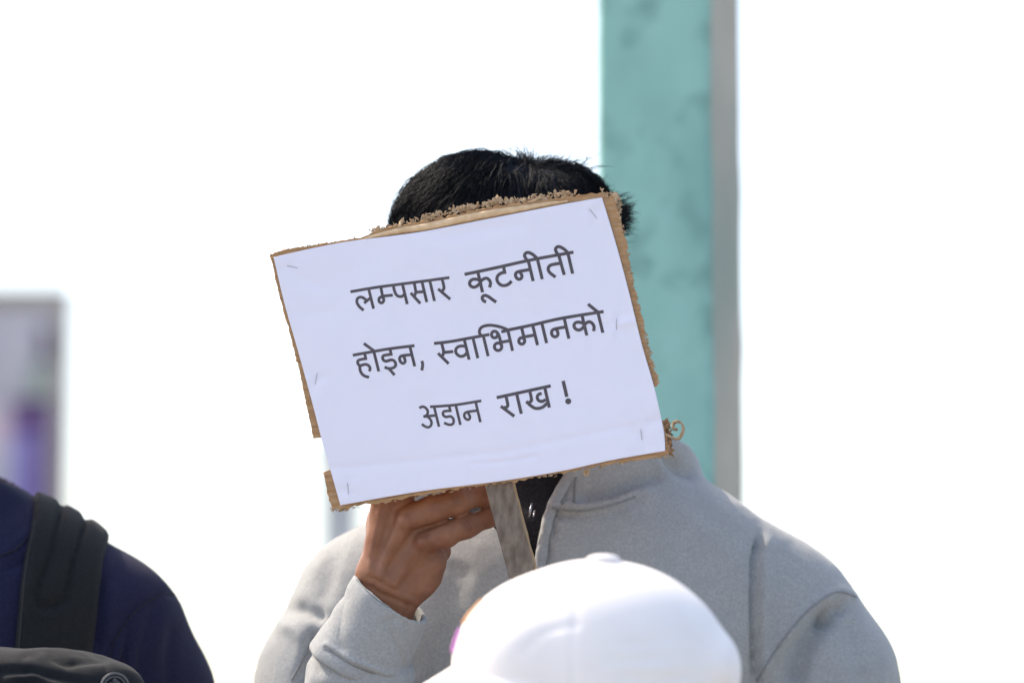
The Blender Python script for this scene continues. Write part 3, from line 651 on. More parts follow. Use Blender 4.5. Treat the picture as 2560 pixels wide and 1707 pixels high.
# ---------- the person holding the placard
def holder():
    root = thing('person', (*P(1400, 853, 3.62)[:2], 0), 'person in grey zip fleece hiding the face behind a raised placard', 'person')
    S = 1.0
    R_head = rot_to((-0.10, -0.10, 1), (1, -0.10, 0.1))           # right, forward is -y: columns x, y(back), z
    Rh = np.stack([R_head[:, 0] * -1, -R_head[:, 1], R_head[:, 2]], 1)  # right-hand side of the face, facing the camera
    hc = P(1262, 742, 3.575)
    # skin: head, neck, torso core, arms
    sh_l = P(930, 1545, 3.63); el_l = P(790, 2060, 3.55); wr_l = P(968, 1490, 3.435)
    sh_r = P(1925, 1560, 3.63); el_r = P(2150, 2190, 3.64); wr_r = P(2080, 2880, 3.52)
    nb = P(1400, 1260, 3.62)
    zc = float(nb[2])
    hip = np.array((float(P(1420, 853, 3.62)[0]), 3.60, 0.92))
    # -- hand in fine detail
    D = 0.012
    mc = {'i': (968, 1236, 3.432), 'm': (1012, 1300, 3.428), 'r': (1055, 1352, 3.432), 'p': (1076, 1400, 3.446)}
    A = lambda *a: P(*a)
    def hand(p):
        wl, wr = A(925, 1452, 3.441), A(1012, 1500, 3.445)
        d = smin(sd_cap(p, A(938, 1440, 3.440), A(915, 1570, 3.452), 0.0180, 0.018), sd_cap(p, A(998, 1488, 3.444), A(968, 1600, 3.452), 0.0165, 0.018), 0.03)
        for k, (w_, ra, rb) in {'i': (A(945, 1440, 3.438), 0.0165, 0.0125), 'm': (A(960, 1455, 3.438), 0.0165, 0.0125), 'r': (A(985, 1470, 3.442), 0.0165, 0.0120), 'p': (A(1010, 1478, 3.447), 0.0165, 0.0125)}.items():
            d = smin(d, sd_cap(p, w_, A(*mc[k]), ra, rb), 0.008)
        d = smin(d, sd_ell(p, A(1045, 1428, 3.452), (0.022, 0.016, 0.024)), 0.012)      # heel of the hand, little finger side
        idx = [A(*mc['i']), A(1082, 1188, 3.430), A(1165, 1156, 3.440), A(1225, 1136, 3.448)]
        mid = [A(*mc['m']), A(1085, 1271, 3.427), A(1143, 1252, 3.427), A(1205, 1234, 3.439), A(1262, 1214, 3.447)]
        rng_ = [A(*mc['r']), A(1112, 1335, 3.431), A(1168, 1314, 3.432), A(1222, 1293, 3.440), A(1280, 1270, 3.447)]
        pin = [A(*mc['p']), A(1098, 1378, 3.470), A(1096, 1346, 3.484), A(1060, 1336, 3.488)]
        d = smin(d, chain(p, idx, [0.0122, 0.0104, 0.0090, 0.0074], 0.006), 0.007)
        f2 = chain(p, mid, [0.0130, 0.0118, 0.0114, 0.0100, 0.0078], 0.006)
        f3 = chain(p, rng_, [0.0124, 0.0108, 0.0102, 0.0086, 0.0068], 0.006)
        f4 = chain(p, pin, [0.0112, 0.0092, 0.0080, 0.0068], 0.006)
        d = smin(d, f2, 0.003); d = smin(d, f3, 0.0025); d = smin(d, f4, 0.006)
        th = [A(940, 1420, 3.455), A(965, 1300, 3.454), A(1000, 1215, 3.440), A(1060, 1160, 3.4275), A(1105, 1140, 3.4235)]
        d = smin(d, chain(p, th, [0.015, 0.0150, 0.0125, 0.0100, 0.0080], 0.010), 0.010)
        return d
    def hand_disp(V, N):
        u, v, dd = UV(V); front = np.clip(-(N @ FWD), 0, 1) ** 0.7
        r = 0.00035 * vnoise(V, 160, 2) + 0.0007 * vnoise(V, 60, 4)
        # knuckle wrinkles, tendons, knuckle bumps
        for (cx, cy, rr) in ((1140, 1252, 26), (1168, 1314, 24)):
            e = np.exp(-(((u - cx) / rr) ** 2 + ((v - cy) / rr) ** 2)); wv = np.sin(((u - cx) * 0.93 - (v - cy) * 0.36) * 0.62)
            r += front * e * (0.0009 * wv + 0.0010)
        for pl, h, ww in (([(1012, 1300), (978, 1360), (950, 1440)], 0.0022, 10), ([(1055, 1352), (1018, 1400), (985, 1460)], 0.0022, 10), ([(968, 1240), (942, 1330), (925, 1430)], 0.0018, 12),
                          ([(1032, 1335), (1004, 1372), (972, 1420)], -0.0030, 12), ([(990, 1272), (966, 1330), (942, 1395)], -0.0024, 11), ([(1075, 1385), (1045, 1420), (1010, 1460)], -0.0030, 14),
                          ([(905, 1455), (955, 1485), (1030, 1515)], -0.0012, 7), ([(925, 1440), (970, 1466), (1040, 1490)], -0.0008, 5), ([(1045, 1325), (1085, 1312), (1115, 1302)], -0.0018, 6)):
            dd_, _, _ = polydist(u, v, pl); r += front * h * np.exp(-(dd_ / ww) ** 2)
        for cx, cy in ((1012, 1300), (1056, 1352)):
            r += front * 0.0026 * np.exp(-(((u - cx) / 20) ** 2 + ((v - cy) / 18) ** 2))
        return r
    pts = P(np.array([860, 1300, 860, 1300]), np.array([1080, 1080, 1620, 1620]), np.array([3.39, 3.39, 3.50, 3.50]))
    Vh, Fh = nets(hand, pts.min(0) - 0.012, pts.max(0) + 0.012, 0.0016)
    Nh = vnormals(Vh, Fh); Vh = Vh + Nh * hand_disp(Vh, Nh)[:, None]
    def core(p):
        d = smin(head_sdf(p, hc, Rh), sd_cap(p, hc + np.array((0.01, 0.012, -0.05)), P(1390, 1300, 3.625), 0.052, 0.060), 0.03)
        d = smin(d, rect_cone(p, np.array((*nb[:2], zc - 0.02)), hip, 0.15, 0.085, 0.14, 0.085, 0.03, np.eye(3)), 0.05)
        d = smin(d, sd_cap(p, sh_l, sh_r, 0.04, 0.04), 0.04)
        d = smin(d, chain(p, [sh_l, el_l, P(938, 1570, 3.452)], [0.045, 0.038, 0.026], 0.02), 0.02)
        d = smin(d, chain(p, [sh_r, el_r, wr_r], [0.045, 0.038, 0.026], 0.02), 0.02)
        d = smin(d, simple_hand(p, wr_r, (wr_r - el_r), (-1, 0.2, 0)), 0.02)
        return d
    lo = np.array((-0.36, 3.36, 0.55)); hi = np.array((0.42, 3.80, 1.80))
    Vc, Fc = nets(core, lo, hi, 0.0058)
    # darker pigment over the finger joints
    t_ = M['skin'].node_tree; bs = t_.nodes['Principled BSDF']; tcn = t_.nodes.new('ShaderNodeTexCoord')
    for (ku, kv, kd, kr, kf) in ((1141, 1252, 3.416, 0.0085, 0.55), (1168, 1314, 3.422, 0.008, 0.55), (1012, 1300, 3.414, 0.008, 0.25), (1056, 1352, 3.42, 0.008, 0.25)):
        kp = P(ku, kv, kd); dn = t_.nodes.new('ShaderNodeVectorMath'); dn.operation = 'DISTANCE'; dn.inputs[1].default_value = tuple(kp)
        mr = t_.nodes.new('ShaderNodeMapRange'); mr.interpolation_type = 'SMOOTHSTEP'; mr.inputs[1].default_value = kr; mr.inputs[2].default_value = kr * 0.2; mr.inputs[3].default_value = 0; mr.inputs[4].default_value = kf
        mk = t_.nodes.new('ShaderNodeMix'); mk.data_type = 'RGBA'; mk.inputs[7].default_value = (0.11, 0.034, 0.022, 1) if kf > 0.3 else (0.30, 0.10, 0.065, 1)
        t_.links.new(tcn.outputs['Object'], dn.inputs[0]); t_.links.new(dn.outputs['Value'], mr.inputs[0]); t_.links.new(mr.outputs[0], mk.inputs[0])
        t_.links.new(bs.inputs['Base Color'].links[0].from_socket, mk.inputs[6]); t_.links.new(mk.outputs[2], bs.inputs['Base Color'])
    body = mesh('body', np.concatenate([Vh, Vc]), np.concatenate([Fh, Fc + len(Vh)]), M['skin'], root)
    # face details
    for sx in (-1, 1):
        for nm, yy, rr, mm in (('eye', 0.0785, 0.0133, M['eye']), ('iris', 0.0862, 0.0068, M['iris'])):
            bmf = bmesh.new(); bmesh.ops.create_uvsphere(bmf, u_segments=16, v_segments=10, radius=rr)
            c = hc + Rh @ np.array((sx * 0.031, yy, 0.003)); bmesh.ops.translate(bmf, verts=bmf.verts[:], vec=Vector(c))
            me = bpy.data.meshes.new(nm); bmf.to_mesh(me); bmf.free(); link(nm, me, mm, body)
    # -- hair
    ctr = P(1266, 628, 3.60); radii = np.array((0.0965, 0.106, 0.0765))
    wh = P(1318, 418, 3.58)
    def hsolid(p):
        d = sd_ell(p, ctr, radii * 0.985)
        d = smin(d, sd_ell(p, P(1200, 492, 3.585), (0.050, 0.060, 0.034)), 0.03)
        d = smin(d, sd_ell(p, P(1412, 500, 3.60), (0.034, 0.055, 0.028)), 0.03)
        d = smin(d, sd_ell(p, P(1100, 580, 3.60), (0.040, 0.06, 0.045)), 0.03)
        d = smax(d, -(sd_ell(p, hc + Rh @ np.array((0, 0.075, -0.045)), (0.078, 0.06, 0.085))), 0.01)
        d = smax(d, (hc[2] - 0.055) - p[:, 2], 0.02)
        return d
    def hdisp(V, N):
        q = V.copy(); c = V - wh; rr = np.linalg.norm(c, axis=1); az = np.arctan2(c[:, 2] + 0.3 * c[:, 1], c[:, 0])
        s = np.stack([az * 9, rr * 22, 0 * az], 1); s2 = np.stack([az * 30, rr * 30, 0 * az + 3], 1)
        return 0.0050 * vnoise(s, 1.0, 1) + 0.0022 * vnoise(s2, 1.0, 5)
    Vs, Fs = nets(hsolid, ctr - radii - 0.03, ctr + radii + 0.03, 0.0035)
    Ns = vnormals(Vs, Fs); Vs = Vs + Ns * hdisp(Vs, Ns)[:, None]
    V1, F1 = tube_mesh(comb(hsolid, Vs, Ns, wh, 15000, 0.048, 0.00034, lambda v: v[:, 2] > ctr[2] - 0.05), 3)
    # strays at the crown, left rim, and the tuft past the board's right edge
    paths = []
    def stray(p, dv, L, r=0.00030, curl=0.12):
        q = np.asarray(p, float); dv = nrm(np.asarray(dv, float)); pts_ = [q]; c = rng.normal(0, curl, 3)
        for k in range(6):
            q = q + dv * L / 6; pts_.append(q); dv = nrm(dv + c * 0.4 + rng.normal(0, 0.04, 3))
        paths.append((pts_, [r, r, r, r * 0.9, r * 0.7, r * 0.45, r * 0.1]))
    for _ in range(160):
        a = rng.normal(0, 1); stray(P(1315 + rng.normal(0, 16), 418 + rng.normal(0, 6), 3.575 + rng.normal(0, 0.012)), (a * 0.75, rng.normal(0, 0.3) - 0.1, 1.0), random.uniform(0.010, 0.023))
    for _ in range(150):
        stray(P(1195 + rng.normal(0, 36), 412 + rng.normal(0, 5), 3.58), (-0.9 + rng.normal(0, 0.5), rng.normal(0, 0.3), 0.25 + rng.normal(0, 0.2)), random.uniform(0.008, 0.02))
    for _ in range(130):
        stray(P(1390 + rng.normal(0, 40), 416 + rng.normal(0, 6), 3.585), (0.9 + rng.normal(0, 0.4), rng.normal(0, 0.3), 0.2 + rng.normal(0, 0.2)), random.uniform(0.010, 0.022))
    for _ in range(30):
        tt = random.random(); stray(P(1000 + 130 * tt, 540 - 110 * tt, 3.60), (-0.5 + rng.normal(0, 0.4), 0, 0.6 + rng.normal(0, 0.3)), random.uniform(0.005, 0.014), 0.00024)
    for _ in range(420):
        p = P(1535 + rng.normal(0, 8), 545 + rng.normal(0, 20), 3.585 + rng.normal(0, 0.012))
        stray(p, (1.0, rng.normal(0, 0.2), 0.12 + rng.normal(0, 0.28)), random.uniform(0.010, 0.022), 0.00034, 0.2)
    for _ in range(200):
        tt = random.random(); p = P(1430 + 90 * tt, 425 + 80 * tt + rng.normal(0, 4), 3.60 + rng.normal(0, 0.01))
        stray(p, (0.85, rng.normal(0, 0.2), -0.30 + rng.normal(0, 0.25)), random.uniform(0.012, 0.024))
    V2, F2 = tube_mesh(paths, 3)
    n1 = len(Vs); n2 = n1 + len(V1)
    hair = mesh('hair', list(Vs) + list(V1) + list(V2), [tuple(f) for f in Fs] + [tuple(i + n1 for i in f) for f in F1] + [tuple(i + n2 for i in f) for f in F2], M['hair'], root)
    hair['label'] = 'short thick black hair standing up at the crown'
    # -- inner garments
    def tee(p):
        d = smin(rect_cone(p, P(1340, 1120, 3.615), P(1350, 1290, 3.605), 0.088, 0.056, 0.094, 0.058, 0.012, np.eye(3)), rect_cone(p, P(1400, 1255, 3.62), P(1405, 1420, 3.61), 0.10, 0.080, 0.15, 0.100, 0.03, np.eye(3)), 0.03)
        return d
    sculpt(tee, P(1000, 1460, 3.45) - 0.02, P(1800, 1120, 3.80) + 0.02, 0.004, 'inner_shirt', M['black_knit'], root, lambda V, N: 0.002 * vnoise(V, 35, 3))['label'] = 'black high-necked shirt under the fleece'
    # -- fleece jacket
    chest0 = np.array((*P(1415, 1330, 3.625)[:2], float(P(1415, 1330, 3.62)[2]))); chest1 = np.array((chest0[0] + 0.01, 3.60, 0.88))
    cuff_c = P(978, 1489, 3.441); fore_dir = nrm(P(893, 1660, 3.452) - cuff_c)
    el2 = P(815, 2040, 3.52)
    ncol0 = P(1415, 1290, 3.625); ncol1 = P(1400, 1075, 3.635)
    def fleece(p):
        d = rect_cone(p, chest0, chest1, 0.135, 0.105, 0.190, 0.125, 0.10, np.eye(3))
        d = smin(d, sd_ell(p, P(1415, 1560, 3.60), (0.185, 0.120, 0.17)), 0.06)
        # shoulders and upper arms
        d = smin(d, sd_cap(p, P(1540, 1395, 3.63), P(1925, 1540, 3.63), 0.078, 0.072), 0.06)
        d = smin(d, sd_cap(p, P(1290, 1390, 3.63), P(932, 1525, 3.63), 0.076, 0.069), 0.06)
        d = smin(d, chain(p, [P(1925, 1550, 3.63), P(2012, 1712, 3.625), el_r, wr_r], [0.072, 0.080, 0.066, 0.042], 0.03), 0.025)
        d = smin(d, chain(p, [P(930, 1530, 3.63), P(852, 1715, 3.61), el2], [0.069, 0.076, 0.064], 0.03), 0.03)
        # forearm sleeve runs up inside the cuff
        fa = chain(p, [cuff_c + fore_dir * 0.060, P(905, 1668, 3.453), el2], [0.030, 0.0435, 0.058], 0.02)
        d = smin(d, smax(fa, 0.045 - ((p - cuff_c) @ fore_dir), 0.006), 0.008)
        # stand collar / folded hood behind the neck
        axc = nrm(ncol1 - ncol0); Lc = np.linalg.norm(ncol1 - ncol0); qc = p - ncol0; tcl = qc @ axc
        s = np.clip(tcl / Lc, -0.3, 1.2); cx = qc - tcl[:, None] * axc
        ax_, by_ = 0.108 + 0.018 * s, 0.084 + 0.022 * s
        k0 = np.sqrt((cx[:, 0] / ax_) ** 2 + (cx[:, 1] / by_) ** 2); shell = np.abs((k0 - 1) * 0.105) - 0.0065
        front = (-cx[:, 1] / 0.1)
        topz = Lc * (0.64 + 0.26 * np.clip(front, -1, 1))
        shell = smax(shell, np.maximum(tcl - topz, -0.05 - tcl), 0.012)
        u, v, dd = UV(p)
        d = smin(d, shell, 0.018)
        hood = smin(sd_ell(p, P(1648, 1205, 3.675), (0.040, 0.060, 0.032)), sd_ell(p, P(1420, 1200, 3.76), (0.105, 0.045, 0.05)), 0.06)
        hood = smin(hood, sd_ell(p, P(1130, 1225, 3.68), (0.045, 0.060, 0.032)), 0.06)
        d = smin(d, hood, 0.018)
        # neck hole and zip opening
        d = smax(d, -rect_cone(p, ncol0 - axc * 0.055, ncol0 + axc * 0.20, 0.096, 0.074, 0.110, 0.088, 0.01, np.eye(3)), 0.006)
        zr = np.interp(v, [1050, 1140, 1200, 1250, 1300, 1420, 1520, 2000], [1500, 1440, 1400, 1368, 1350, 1337, 1332, 1340])
        zl = np.interp(v, [1050, 1140, 1200, 1250, 1290, 1312, 1420, 1520, 2000], [880, 930, 950, 985, 1120, 1240, 1312, 1329, 1337])
        px = dd / FPX
        wedge = np.maximum(np.maximum((u - zr) * px, (zl - u) * px), p[:, 1] - 3.62)
        d = smax(d, -np.maximum(wedge, np.maximum(-(d + 0.03), 0) * 0), 0.005) if False else smax(d, -wedge, 0.005)
        return d
    CR = [  # polyline, height (m), half width (px), fade at ends
        ([(1897, 1335), (1886, 1400), (1884, 1520), (1890, 1720)], -0.011, 8), ([(1915, 1330), (1905, 1420), (1903, 1560), (1908, 1720)], 0.006, 20),
        ([(1890, 1720), (1955, 1600), (2035, 1515), (2092, 1480), (2150, 1500)], 0.0055, 15),
        ([(1975, 1730), (2010, 1620), (2055, 1550), (2085, 1525)], -0.016, 24), ([(2060, 1560), (2075, 1530), (2110, 1515)], -0.008, 14), ([(2150, 1720), (2130, 1600), (2125, 1545)], -0.004, 18),
        ([(1374, 1262), (1450, 1265), (1540, 1248), (1625, 1212)], 0.0045, 8), ([(1378, 1286), (1460, 1288), (1540, 1270), (1620, 1236)], -0.005, 12),
        ([(1404, 1210), (1366, 1290), (1347, 1400), (1344, 1720)], 0.0040, 9), ([(1436, 1200), (1388, 1292), (1368, 1400), (1364, 1720)], -0.0040, 6),
        ([(1440, 1245), (1520, 1232), (1610, 1200), (1668, 1178)], -0.008, 17), ([(1440, 1285), (1540, 1262), (1640, 1222)], 0.005, 16),
        ([(1445, 1188), (1440, 1225), (1437, 1258)], -0.0018, 6),
        ([(1655, 1110), (1672, 1150), (1700, 1175), (1745, 1190)], -0.009, 14),
        ([(700, 1520), (750, 1520), (815, 1545)], -0.009, 16), ([(690, 1560), (740, 1575), (785, 1620)], 0.006, 18), ([(745, 1720), (775, 1620), (790, 1570)], -0.010, 14),
        ([(860, 1290), (830, 1400), (800, 1520)], -0.004, 26), ([(1150, 1400), (1130, 1500), (1140, 1700)], -0.004, 40),
        ([(840, 1560), (800, 1600), (785, 1700)], -0.003, 18), ([(1000, 1600), (1020, 1640), (1035, 1690)], -0.003, 20),
        ([(1560, 1420), (1600, 1540), (1700, 1640)], -0.003, 46), ([(1700, 1330), (1780, 1420), (1830, 1560)], -0.003, 50), ([(1800, 1250), (1900, 1300), (1960, 1380)], 0.003, 30)]
    def fdisp(V, N):
        u, v, dd = UV(V); front = np.clip(-(N @ FWD) * 1.5 + 0.15, 0, 1)
        r = 0.0035 * vnoise(V, 11, 1) + 0.0018 * vnoise(V * np.array((1, 1, 0.5)), 32, 2) + 0.0004 * vnoise(V, 120, 3)
        for pl, h, ww in CR:
            ds, pr, _ = polydist(u, v, pl); r += front * h * np.exp(-(ds / ww) ** 2) * np.clip(np.minimum(pr, 1 - pr) * 6 + 0.25, 0, 1)
        # keep the arm fabric crisp near the cuff only
        return r
    jk = sculpt(fleece, np.array((-0.36, 3.34, 0.80)), np.array((0.42, 3.86, float(P(1400, 1040, 3.64)[2]))), 0.0040, 'fleece_jacket', M['fleece'], root, fdisp)
    jk['label'] = 'heather grey fleece jacket with stand collar and open zip'
    M['stitch'] = mat('stitch', (0.20, 0.21, 0.225), 0.95, (0.24, 0.25, 0.265), 300)
    seam(jk, ([(1893, 1702), (1930, 1640), (1990, 1558), (2045, 1505), (2095, 1478), (2142, 1492)], [(1436, 1200), (1390, 1290), (1370, 1390), (1366, 1500)], [(1380, 1268), (1450, 1276), (1530, 1262), (1590, 1240)],
              [(1441, 1190), (1437, 1225), (1436, 1258)], [(728, 1700), (760, 1640), (782, 1590)]), 0.0011, M['stitch'])
    def cuff(p):
        q = (p - cuff_c) @ fore_dir; sd = (p - cuff_c) @ nrm(np.cross(fore_dir, FWD))
        o_ = sd_cap(p, cuff_c - fore_dir * 0.02, cuff_c + fore_dir * 0.085, 0.0362, 0.0475)
        i_ = sd_cap(p, cuff_c - fore_dir * 0.02, cuff_c + fore_dir * 0.085, 0.0318, 0.0425)
        e = smax(smax(o_, -i_, 0.002), -(q - 0.12 * sd), 0.0035)
        return smax(e, q - 0.075 + 0.05 * sd, 0.006)
    def cdisp(V, N):
        u, v, dd = UV(V); a = np.arctan2((V - cuff_c) @ FWD, (V - cuff_c) @ nrm(np.cross(fore_dir, FWD)))
        r = 0.0022 * vnoise(V, 30, 6) + 0.0008 * vnoise(V, 70, 7)
        for pl, h, ww in (([(815, 1610), (880, 1650), (960, 1682), (1050, 1694)], 0.0022, 7), ([(815, 1622), (880, 1662), (960, 1694), (1050, 1706)], -0.0026, 5), ([(985, 1560), (1000, 1610), (1030, 1680)], -0.003, 22), ([(850, 1500), (840, 1560), (850, 1620)], -0.002, 20)):
            ds, _, _ = polydist(u, v, pl); r += h * np.exp(-(ds / ww) ** 2)
        return r
    cf = sculpt(cuff, cuff_c + fore_dir * 0.03 - 0.085, cuff_c + fore_dir * 0.03 + 0.085, 0.0021, 'cuff', M['fleece'], jk, cdisp)
    seam(cf, ([(822, 1622), (880, 1660), (960, 1692), (1040, 1702)], [(890, 1446), (935, 1492), (1000, 1532), (1052, 1550)]), 0.0008, M['stitch'])
    zp = []
    for v in np.arange(1255, 1460, 9.0):
        zz = float(np.interp(v, [1250, 1300, 1420, 1520], [1362, 1344, 1331, 1327]))
        zp.append(P(zz, v, 3.497))
    V = []; F = []
    for p in zp:
        b0 = len(V)
        for dx in (-0.0009, 0.0009):
            for dy in (-0.0008, 0.0008):
                for dz in (-0.0006, 0.0006): V.append(p + np.array((dx, dy, dz)))
        F += [tuple(b0 + i for i in f) for f in ((0, 1, 3, 2), (4, 6, 7, 5), (0, 4, 5, 1), (2, 3, 7, 6), (0, 2, 6, 4), (1, 5, 7, 3))]
    zt = mesh('zip_teeth', V, F, M['strap'], jk, False); zt['kind'] = 'stuff'
    pull = P(np.array([1322, 1330, 1326]), np.array([1282, 1262, 1290]), np.array([3.490, 3.489, 3.488]))
    V, F = tube_mesh([(np.array([P(1330, 1258, 3.492), P(1326, 1275, 3.488), P(1322, 1293, 3.487)]), [0.0008, 0.0011, 0.0009]), (np.array([P(1337, 1276, 3.494), P(1334, 1290, 3.490), P(1331, 1300, 3.489)]), [0.0006, 0.0007, 0.0005])], 6)
    mesh('zip_pull', V, F, M['steel'], jk)
    # -- trousers and shoes
    def legs(p):
        d = rect_cone(p, np.array((hip[0], hip[1], 0.98)), np.array((hip[0], hip[1], 0.80)), 0.155, 0.105, 0.165, 0.115, 0.05, np.eye(3))
        for sx in (-1, 1):
            d = smin(d, chain(p, [np.array((hip[0] + sx * 0.085, hip[1], 0.84)), np.array((hip[0] + sx * 0.10, hip[1] - 0.01, 0.48)), np.array((hip[0] + sx * 0.11, hip[1] + 0.01, 0.07))], [0.092, 0.068, 0.052], 0.03), 0.03)
        return d
    sculpt(legs, (hip[0] - 0.25, hip[1] - 0.17, 0.01), (hip[0] + 0.25, hip[1] + 0.17, 1.02), 0.011, 'trousers', M['trouser'], root, lambda V, N: 0.004 * vnoise(V, 14, 3))
    for sx in (-1, 1):
        f = lambda p: smax(sd_cap(p, np.array((hip[0] + sx * 0.11, hip[1] + 0.03, 0.045)), np.array((hip[0] + sx * 0.125, hip[1] - 0.14, 0.035)), 0.047, 0.040), 0.003 - p[:, 2], 0.006)
        sculpt(f, (hip[0] + sx * 0.115 - 0.08, hip[1] - 0.2, -0.01), (hip[0] + sx * 0.115 + 0.08, hip[1] + 0.1, 0.11), 0.007, 'shoe', M['shoe'], root)
holder()

# ---------- the person in navy at the left, with a backpack
def navy_person():
    d = 3.72
    root = thing('person', (*P(-150, 853, d)[:2], 0), 'person in a navy collared shirt wearing a backpack, at the left edge', 'person')
    nb = P(-150, 1330, d); hc = P(-265, 905, d - 0.02)
    Rh = np.stack([np.array((-1, 0, 0.0)), np.array((-0.25, -0.97, 0)), np.array((0, 0, 1.0))], 1)
    sR, eR, wR = P(316, 1543, d), P(360, 2200, d + 0.02), P(350, 2830, d - 0.10)
    sL, eL, wL = P(-645, 1530, d), P(-760, 2200, d + 0.02), P(-740, 2830, d - 0.10)
    hip = np.array((nb[0], d, 0.93))
    def core(p):
        e = smin(head_sdf(p, hc, Rh), sd_cap(p, hc + np.array((0.0, 0.02, -0.05)), nb, 0.056, 0.062), 0.03)
        e = smin(e, rect_cone(p, nb, hip, 0.14, 0.08, 0.13, 0.08, 0.03, np.eye(3)), 0.05)
        for a, b, c, pn in ((sR, eR, wR, -1), (sL, eL, wL, 1)):
            e = smin(e, chain(p, [a, b, c], [0.045, 0.040, 0.027], 0.02), 0.02)
            e = smin(e, simple_hand(p, c, c - b, (pn, 0.2, 0)), 0.02)
        return e
    body = sculpt(core, (nb[0] - 0.34, d - 0.30, 0.55), (nb[0] + 0.34, d + 0.20, 1.80), 0.0072, 'body', M['skin'], root)
    for sx in (-1, 1):
        for nm, yy, rr, mm in (('eye', 0.0785, 0.0133, M['eye']), ('iris', 0.0862, 0.0068, M['iris'])):
            bmf = bmesh.new(); bmesh.ops.create_uvsphere(bmf, u_segments=12, v_segments=8, radius=rr)
            c = hc + Rh @ np.array((sx * 0.031, yy, 0.003)); bmesh.ops.translate(bmf, verts=bmf.verts[:], vec=Vector(c))
            me = bpy.data.meshes.new(nm); bmf.to_mesh(me); bmf.free(); link(nm, me, mm, body)
    hctr = hc + np.array((0, 0.014, 0.042)); hr = np.array((0.086, 0.106, 0.086))
    def hs(p): return smax(smax(sd_ell(p, hctr, hr), -sd_ell(p, hc + Rh @ np.array((0, 0.085, -0.03)), (0.085, 0.06, 0.085)), 0.01), (hc[2] - 0.04) - p[:, 2], 0.02)
    Vs, Fs = nets(hs, hctr - 0.13, hctr + 0.13, 0.006); Ns = vnormals(Vs, Fs)
    V1, F1 = tube_mesh(comb(hs, Vs, Ns, hctr + np.array((0.01, 0.03, 0.085)), 2500, 0.035, 0.0005), 3); n1 = len(Vs)
    mesh('hair', list(Vs) + V1, [tuple(f) for f in Fs] + [tuple(i + n1 for i in f) for f in F1], M['hair'], root)
    ch0 = P(-150, 1400, d); ch1 = np.array((nb[0], d, 0.86))
    def torso(p):
        e = rect_cone(p, ch0, ch1, 0.15, 0.105, 0.185, 0.125, 0.10, np.eye(3))
        e = smin(e, sd_ell(p, P(-150, 1640, d - 0.02), (0.18, 0.12, 0.17)), 0.06)
        for sx, a, b, c in ((1, sR, eR, wR), (-1, sL, eL, wL)):
            e = smin(e, sd_cap(p, nb + np.array((sx * 0.07, 0, -0.076)), a + np.array((-sx * 0.03, 0, -0.012)), 0.078, 0.068), 0.06)
            e = smin(e, chain(p, [a + np.array((-sx * 0.012, 0, -0.02)), (a + b) / 2 + np.array((-sx * 0.002, 0, 0.05)), b], [0.070, 0.071, 0.060], 0.03), 0.03)
            e = smin(e, chain(p, [b, b + (c - b) * 0.8], [0.060, 0.044], 0.03), 0.03)
        return e
    c0 = P(-150, 1345, d); c1 = P(-175, 1150, d + 0.01)
    def shirt(p):
        e = torso(p)
        axc = nrm(c1 - c0); Lc = np.linalg.norm(c1 - c0); q = p - c0; t = q @ axc; cx = q - t[:, None] * axc
        k0 = np.sqrt((cx[:, 0] / 0.083) ** 2 + (cx[:, 1] / 0.082) ** 2); sh = np.abs((k0 - 1) * 0.082) - 0.011
        top = Lc * (0.80 + 0.10 * np.clip(cx[:, 1] / 0.08, -1, 1) - 0.42 * np.clip((cx[:, 0] - 0.035) / 0.06, 0, 1) ** 1.6)
        sh = smax(sh, np.maximum(t - top, -0.03 - t), 0.016)
        e = smin(e, sh, 0.012)
        e = smax(e, -rect_cone(p, c0 - axc * 0.05, c0 + axc * 0.2, 0.070, 0.069, 0.070, 0.069, 0.01, np.eye(3)), 0.004)
        u, v, dd = UV(p); zc_ = -160.0; hw = np.interp(v, [1150, 1420], [70, 2]) * dd / FPX
        return smax(e, -np.maximum(np.abs(u - zc_) * dd / FPX - hw, p[:, 1] - (d - 0.02)), 0.005)
    CRN = [([(462, 1500), (410, 1480), (330, 1530), (280, 1610), (258, 1720)], -0.0035, 7), ([(390, 1500), (360, 1600), (345, 1720)], -0.004, 16), ([(330, 1560), (310, 1640), (300, 1720)], -0.005, 10), ([(300, 1600), (285, 1660), (280, 1720)], 0.004, 9),
           ([(430, 1560), (420, 1640), (425, 1720)], -0.003, 16), ([(255, 1430), (245, 1520), (245, 1640)], -0.005, 12), ([(280, 1460), (275, 1540), (270, 1600)], 0.003, 12),
           ([(90, 1390), (50, 1405), (0, 1425)], -0.004, 9), ([(75, 1200), (85, 1260), (70, 1330), (0, 1390)], 0.003, 8)]
    def nd(V, N):
        u, v, dd = UV(V); fr = np.clip(-(N @ FWD) * 1.5 + 0.15, 0, 1); r = 0.003 * vnoise(V, 10, 5) + 0.0012 * vnoise(V * np.array((1, 1, 0.5)), 34, 2)
        for pl, h, ww in CRN:
            ds, pr, _ = polydist(u, v, pl); r += fr * h * np.exp(-(ds / ww) ** 2) * np.clip(np.minimum(pr, 1 - pr) * 6 + 0.25, 0, 1)
        return r
    lo = np.array((nb[0] - 0.36, d - 0.20, 0.66)); hi = np.array((nb[0] + 0.36, d + 0.20, float(P(0, 1120, d)[2])))
    sh = sculpt(shirt, lo, hi, 0.0046, 'shirt', M['navy'], root, nd); sh['label'] = 'navy blue shirt with a turned-up collar'
    M['navy_stitch'] = mat('navy_stitch', (0.006, 0.007, 0.022), 0.9, (0.009, 0.010, 0.028), 300)
    seam(sh, ([(455, 1492), (410, 1484), (335, 1530), (283, 1610), (260, 1700)], [(0, 1388), (40, 1372), (72, 1340)]), 0.0012, M['navy_stitch'])
